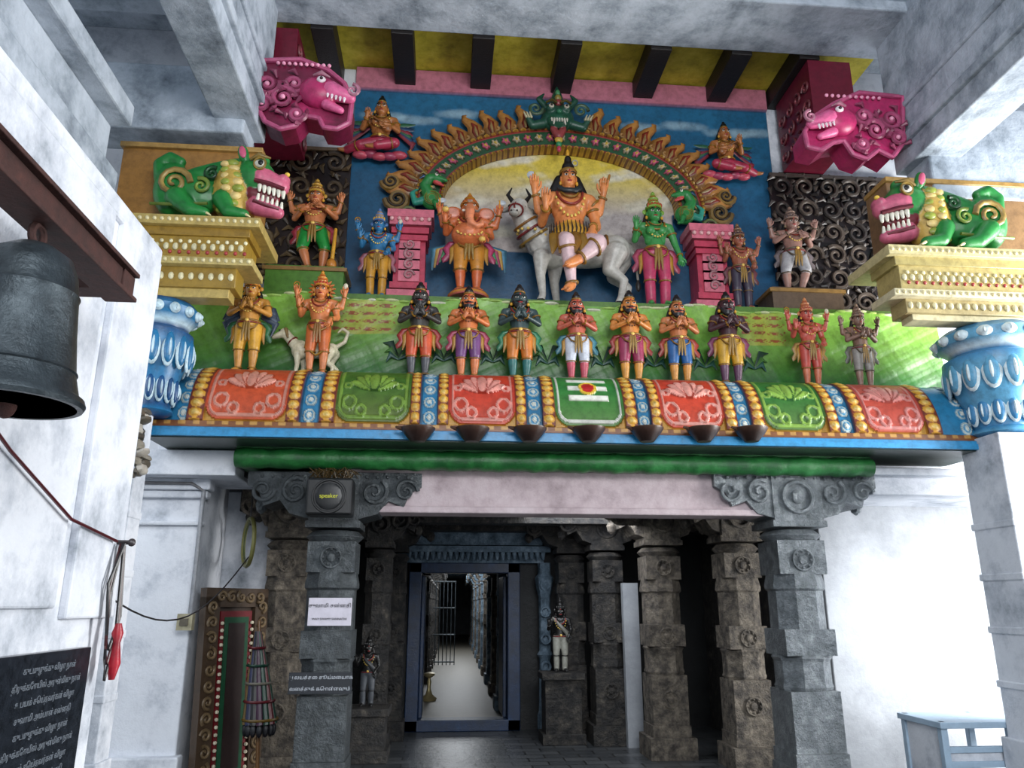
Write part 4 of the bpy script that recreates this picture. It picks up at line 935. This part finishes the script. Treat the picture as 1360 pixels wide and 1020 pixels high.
def stoneguard(u,v0,v1,Y,cl,name='draped_stone_guardian'):
    zb=Z(u,v1,Y); x=X(u,(v0+v1)/2,Y)
    S=human('#1d1c1c',cl,'#1d1c1c',crown=('#1c1b1b','#151515'),sash=None,jewel='#2a2826',pleat=None,longd=True,arms=[BLS(-1),GIV(1)])
    S.h.tube([(-.13,-.03,.84),(-.02,-.1,.72),(.1,-.1,.6),(.13,-.06,.45)],[.02,.03,.035,.02],cl,8,flat=.5)
    place(S,name,u,v0,Y,zb,.012,height=Z(u,v0,Y)-zb,x=x)
    m=MB(); m.box((x-.22,Y-.2,0),(x+.22,Y+.2,zb-.08)); m.box((x-.26,Y-.24,zb-.08),(x+.26,Y+.24,zb-.002)); m.box((x-.26,Y-.24,0),(x+.26,Y+.24,.12)); m.done('stone_pedestal',GRAN,None,False,.01)
stoneguard(744,793,892,10.0,'#9a9a90'); stoneguard(489,842,938,9.1,'#4e5258')

# ================================================================== SIGNS / SPEAKER
def txt(body,loc,size,mat,parent,rot=(math.pi/2,0,0)):
    c=bpy.data.curves.new('t','FONT'); c.body=body; c.size=size; c.align_x='CENTER'; c.align_y='CENTER'; c.extrude=.001
    o=bpy.data.objects.new('lettering',c); o.location=loc; o.rotation_euler=rot; c.materials.append(mat); sc.collection.objects.link(o); o.parent=parent; return o
fy=7.3-.27
s=mobj('direction_sign'); a,b=P(411,794,fy),P(466,831,fy); c=(a+b)/2
boxo('board',(a[0],fy-.02,b[2]),(b[0],fy,a[2]),WSIGN,s,.002); txt('சுவாமி சன்னதி',(c[0],fy-.022,c[2]+.05),.042,INK,s); txt('WAY SWAMY SANNATHI',(c[0],fy-.022,c[2]-.06),.026,INK,s)
s=mobj('notice_sign'); a,b=P(385,893,fy),P(467,921,fy); c=(a+b)/2
boxo('board',(a[0],fy-.03,b[2]),(b[0],fy-.01,a[2]),m_flat('slate_board','#23272e',.5),s,.002); txt('ஆலயத்தை தூய்மையாக',(c[0],fy-.032,c[2]+.045),.04,WINK,s); txt('வைத்துக் கொள்ளவும்',(c[0],fy-.032,c[2]-.045),.04,WINK,s)
s=mobj('loudspeaker_box'); a,b=P(408,634,6.75),P(466,684,6.75); c=(a+b)/2
boxo('cabinet',(a[0],6.75,b[2]),(b[0],7.0,a[2]),BLACK,s,.02)
m=MB(); m.ring((c[0],6.745,c[2]),(0,1,0),.14,.01,'#fff',28); m.ell((c[0],6.745,c[2]),(.12,.01,.12),n=24,m=6); m.done('cone',BLACK,s); txt('speaker',(c[0],6.73,c[2]),.05,YINK,s)
m=MB(); r=random.Random(8)
for k in range(80):
    x=c[0]+r.uniform(-.16,.16); y=6.87+r.uniform(-.08,.08); a1=r.uniform(0,6.28); L=r.uniform(.05,.14)
    m.tube([(x,y,a[2]+.01),(x+L*.5*math.cos(a1),y+L*.4*math.sin(a1),a[2]+.05+r.uniform(0,.05)),(x+L*math.cos(a1),y+L*.6*math.sin(a1),a[2]+.02+r.uniform(0,.08))],.004,'#7a6238',4)
m.done('straw_nest')

# ================================================================== LEFT FOREGROUND
by=2.7; bx=P(26,440,by)[0]; bz0=Z(24,518,2.5); bz1=Z(24,322,by); H=bz1-bz0
root=mobj('temple_bell',(0,0,0))
m=MB(); R=.235
m.lathe([(R*1.0,0),(R*1.03,.015),(R*1.0,.035),(R*.92,.08*H),(R*.84,.2*H),(R*.86,.21*H),(R*.83,.23*H),(R*.76,.45*H),(R*.71,.66*H),(R*.73,.68*H),(R*.69,.70*H),(R*.66,.8*H),(R*.56,.9*H),(R*.3,.97*H),(R*.1,1.0*H),(R*.08,.96*H),(R*.5,.85*H),(R*.6,.5*H),(R*.75,.2*H),(R*.92,.0)],(bx,by,bz0),n=40)
m.done('body',BRONZE,root)
m=MB(); m.cap((bx,by,bz0+.6*H),(bx,by,bz0-.0),.012,.012); m.ell((bx,by,bz0+.0),(.035,.035,.05)); m.ring((bx,by,bz1+.03),(1,0,0),.04,.014,'#fff',16)
m.done('clapper_and_link',RUST,root)
zb=bz1+.09
m=MB(); m.box((bx-.04,.5,zb),(bx+.04,3.45,zb+.10)); m.box((bx-.07,.5,zb+.10),(bx+.07,3.45,zb+.12)); m.box((bx-.07,.5,zb-.02),(bx+.07,3.45,zb)); 
m.box((XW+.03,3.33,zb+.0),(bx+.05,3.45,zb+.10)); m.done('iron_beam',RUST,None,False,.004)
root=mobj('inscription_slab'); z1=Z(60,866,3.8); yy0,yy1=2.2,4.25
boxo('slab',(XW,yy0,z1-1.0),(XW+.05,yy1,z1),m_noise('polished_black_granite',[(.3,'#0c0f14'),(.7,'#262b33')],20,.2,.1),root,.006)
tt=['திருக்கோயில் அருள்மிகு நாள்','உபயம் செய்தவர்கள் விழா','சுவாமி அம்பாள் சன்னதி','குடமுழுக்கு விழா நாள்']
for k in range(14):
    for y in (3.05,3.85): txt(tt[(k+int(y))%4],(XW+.052,y,z1-.07-.065*k),.038,GINK,root,(math.pi/2,0,math.pi/2))
hk=P(161,720,4.4)
m=MB(); m.tube([(XW+.05,2.6,hk[2]+.55),(XW+.06,3.2,hk[2]+.27),(XW+.06,3.8,hk[2]+.06),(XW+.06,4.35,hk[2])],.008,'#7a1a28',6)
m.cap((XW,4.4,hk[2]),(XW+.1,4.42,hk[2]+.0),.012,.012,'#2a2426',8); m.ell((XW+.11,4.42,hk[2]),.022,'#3a3436',n=8,m=6)
for k,(w,d,c) in enumerate(((.07,.62,'#5a1a22'),(.05,.7,'#2a2a30'),(.09,.55,'#2a2a30'))):
    m.tube([(XW+.07+.01*k,4.38,hk[2]-.01),(XW+.07,4.38-w,hk[2]-d*.4),(XW+.08,4.38-w*.6,hk[2]-d*.85),(XW+.08,4.38,hk[2]-d),(XW+.09,4.38+w*.8,hk[2]-d*.7),(XW+.08,4.38+w*.3,hk[2]-.02)],.008,c,6)
m.lathe([(.015,-.28,'#8c1626'),(.035,-.2,'#b01c2e'),(.02,-.1,'#8c1626'),(.03,-.05,'#b01c2e'),(.015,0,'#8c1626')],(XW+.1,4.42,hk[2]-.42),n=10)
m.done('cable_with_tassel')
m=MB(); x=X(262,720,7.4)+.02; zt=Z(262,652,7.38)
m.cap((x,7.36,Z(262,820,7.36)),(x,7.36,zt),.02,.02,'#8d9096'); m.tube([(x-1.2,7.31,zt+.06),(x-.1,7.31,zt+.06),(x,7.34,zt)],.014,'#a8abb0',6)
zz=Z(257,826,7.36); m.box((x-.09,7.3,zz-.07),(x+.04,7.38,zz+.07),'#a09a80'); m.box((x-.06,7.28,zz-.03),(x+.01,7.3,zz+.03),'#5a5448')
m.done('conduit_with_switchbox')
m=MB(); a=P(120,775,4.5); b=P(330,740,7.2)
m.tube([A3(*(a*(1-t)+b*t))-A3(0,0,.35*math.sin(math.pi*t)) for t in np.linspace(0,1,16)],.006,'#2a2426',5); m.done('hanging_wire')
c=P(330,720,7.9); m=MB(); m.ring((c[0],7.9,c[2]),(.9,.43,0),.23,.022,'#a8a860',26); m.ring((c[0],7.9,c[2]),(.9,.43,0),.19,.008,'#6a7a4a',26)
m.tube([(c[0],7.9,c[2]+.22),(c[0],7.9,2.75)],.008,'#333333',5); m.done('hanging_hoop')
def cframe():
    w,h=.66,1.85; m=MB()
    m.box((-w/2,0,0),(w/2,.06,h),'#3a2c22')
    for s in (-1,1): m.box((s*w/2-.09,-.05,0),(s*w/2+.09,.03,h),'#463628')
    m.box((-w/2-.09,-.05,h-.1),(w/2+.09,.03,h+.09),'#463628')
    for k in range(12):
        for s in (-1,1): m.spiral(s*w/2,-.06,.1+k*.15,.065,1.4,'#9a8260',.018,k,s)
    for k in range(5): m.spiral(-w/2+.1+k*.13,-.06,h,.06,1.4,'#9a8260',.018,k,1)
    m.box((-w/2+.12,-.035,.1),(w/2-.12,-.0,h-.14),'#6a1a20'); m.box((-w/2+.17,-.045,.16),(w/2-.17,-.01,h-.2),'#174a30'); m.box((-w/2+.22,-.05,.2),(w/2-.22,-.02,h-.26),'#2a1c1a')
    for k in range(22): m.ell((-w/2+.13,-.05,.12+k*.07),.02,'#cfc4ac',n=6,m=4); m.ell((w/2-.13,-.05,.12+k*.07),.02,'#cfc4ac',n=6,m=4)
    return m
ob=cframe().done('carved_picture_frame'); c=P(300,1000,7.7); ob.location=(c[0],7.75,0.0); ob.rotation_euler=(-.05,0,math.radians(60)); ob.scale=(.95,.95,.9)
m=MB(); c=P(352,950,7.75); cx=c[0]+.03
m.cap((cx,7.55,.0),(cx-.12,7.6,1.45),.018,.014,'#6a4a2a')
cols=['#155a44','#8a202e','#9a7a2c','#1f2c6a','#121218','#5a1f50']
for k in range(14):
    a=2*math.pi*k/14
    m.tube([(cx-.12+.02*math.cos(a),7.58+.02*math.sin(a),1.36),(cx-.08+.07*math.cos(a),7.57+.07*math.sin(a),1.0),(cx-.03+.12*math.cos(a),7.55+.12*math.sin(a),.58)],[.012,.026,.034],cols[k%6],8)
    m.ell((cx-.03+.12*math.cos(a),7.55+.12*math.sin(a),.54),(.028,.028,.06),'#121218',n=8,m=5)
for k in range(5): m.ring((cx-.03-.02*k,7.555,.62+.15*k),(0,0,1),.15-.02*k,.012,['#9a7a2c','#8a202e','#a8a494','#155a44','#8a202e'][k],20)
m.done('closed_parasol')
m=MB(); r=random.Random(2)
for k in range(26): 
    p=P(182,545+k*3.4,6.0); m.ell((p[0]+r.uniform(-.06,.06),6.0+r.uniform(-.05,.05),p[2]),(r.uniform(.03,.07),.08,r.uniform(.025,.05)),r.choice(['#8a8478','#5a544a','#b0aaa0','#3e3a34']),rotY(r.uniform(-40,40)),n=7,m=5)
m.done('broken_plaster_moulding',bevel=0)
root=mobj('blue_counter'); a=P(1248,958,6.9); x0=a[0]; x1=x0+1.3; zt=a[2]; LB=m_flat('pale_blue_paint','#a9c0d4',.5)
m=MB()
for x in (x0,x0+.62,x1): m.box((x-.03,6.85,0),(x+.03,6.91,zt)); m.box((x-.03,7.4,0),(x+.03,7.46,zt))
m.box((x0-.05,6.82,zt-.05),(x1+.05,7.48,zt)); m.box((x0,6.86,.25),(x1,6.9,.3)); m.box((x0,6.86,zt-.25),(x1,6.9,zt-.2)); m.done('frame',LB,root,False,.005)
boxo('panel',(x0+.03,6.88,.3),(x1-.03,6.89,zt-.25),WHITE,root,.001); boxo('side_panel',(x0-.01,6.91,.02),(x0+.01,7.4,zt-.05),WHITE,root,.001)

# ================================================================== LIGHT
w=bpy.data.worlds.new('w'); sc.world=w; w.use_nodes=True; bg=w.node_tree.nodes['Background']; bg.inputs[0].default_value=(.80,.90,1.0,1); bg.inputs[1].default_value=.9
def area(name,loc,tgt,size,e,col=(1,1,1),sy=None):
    l=bpy.data.lights.new(name,'AREA'); l.energy=e; l.size=size; l.color=col
    if sy: l.shape='RECTANGLE'; l.size_y=sy
    o=bpy.data.objects.new(name,l); o.location=loc; d=Vector(tgt)-Vector(loc); o.rotation_euler=d.to_track_quat('-Z','Y').to_euler(); sc.collection.objects.link(o); return o
area('daylight_courtyard',(1.5,-3,5),(1.2,8,5.2),3.5,520,(.97,.985,1.0),2.5)
area('daylight_right',(8.2,5.4,2.8),(5.2,8,2.0),2.5,1250,(1,1,.99),4)
area('daylight_left',(-3.4,5.6,3.4),(-2.4,7.5,1.6),1.2,60,(.9,.95,1.0))
area('corridor_fill',(.6,24,2.6),(.6,24,0),1.6,240,(.92,.96,1),12)  # unseen area light added to brighten the corridor past the door
area('hall_fill',(1.6,8.9,2.5),(1.6,9.6,0),1.2,30,(.9,.94,1))  # added fill with no visible source, lifts the pillared hall

# ================================================================== CAMERA
c=bpy.data.cameras.new('cam'); c.lens=27; c.sensor_width=36; c.sensor_fit='HORIZONTAL'
co=bpy.data.objects.new('camera',c); sc.collection.objects.link(co); co.location=tuple(CAM)
M=Matrix(((RV[0],UV[0],-FV[0]),(RV[1],UV[1],-FV[1]),(RV[2],UV[2],-FV[2])))
co.rotation_euler=M.to_euler(); sc.camera=co
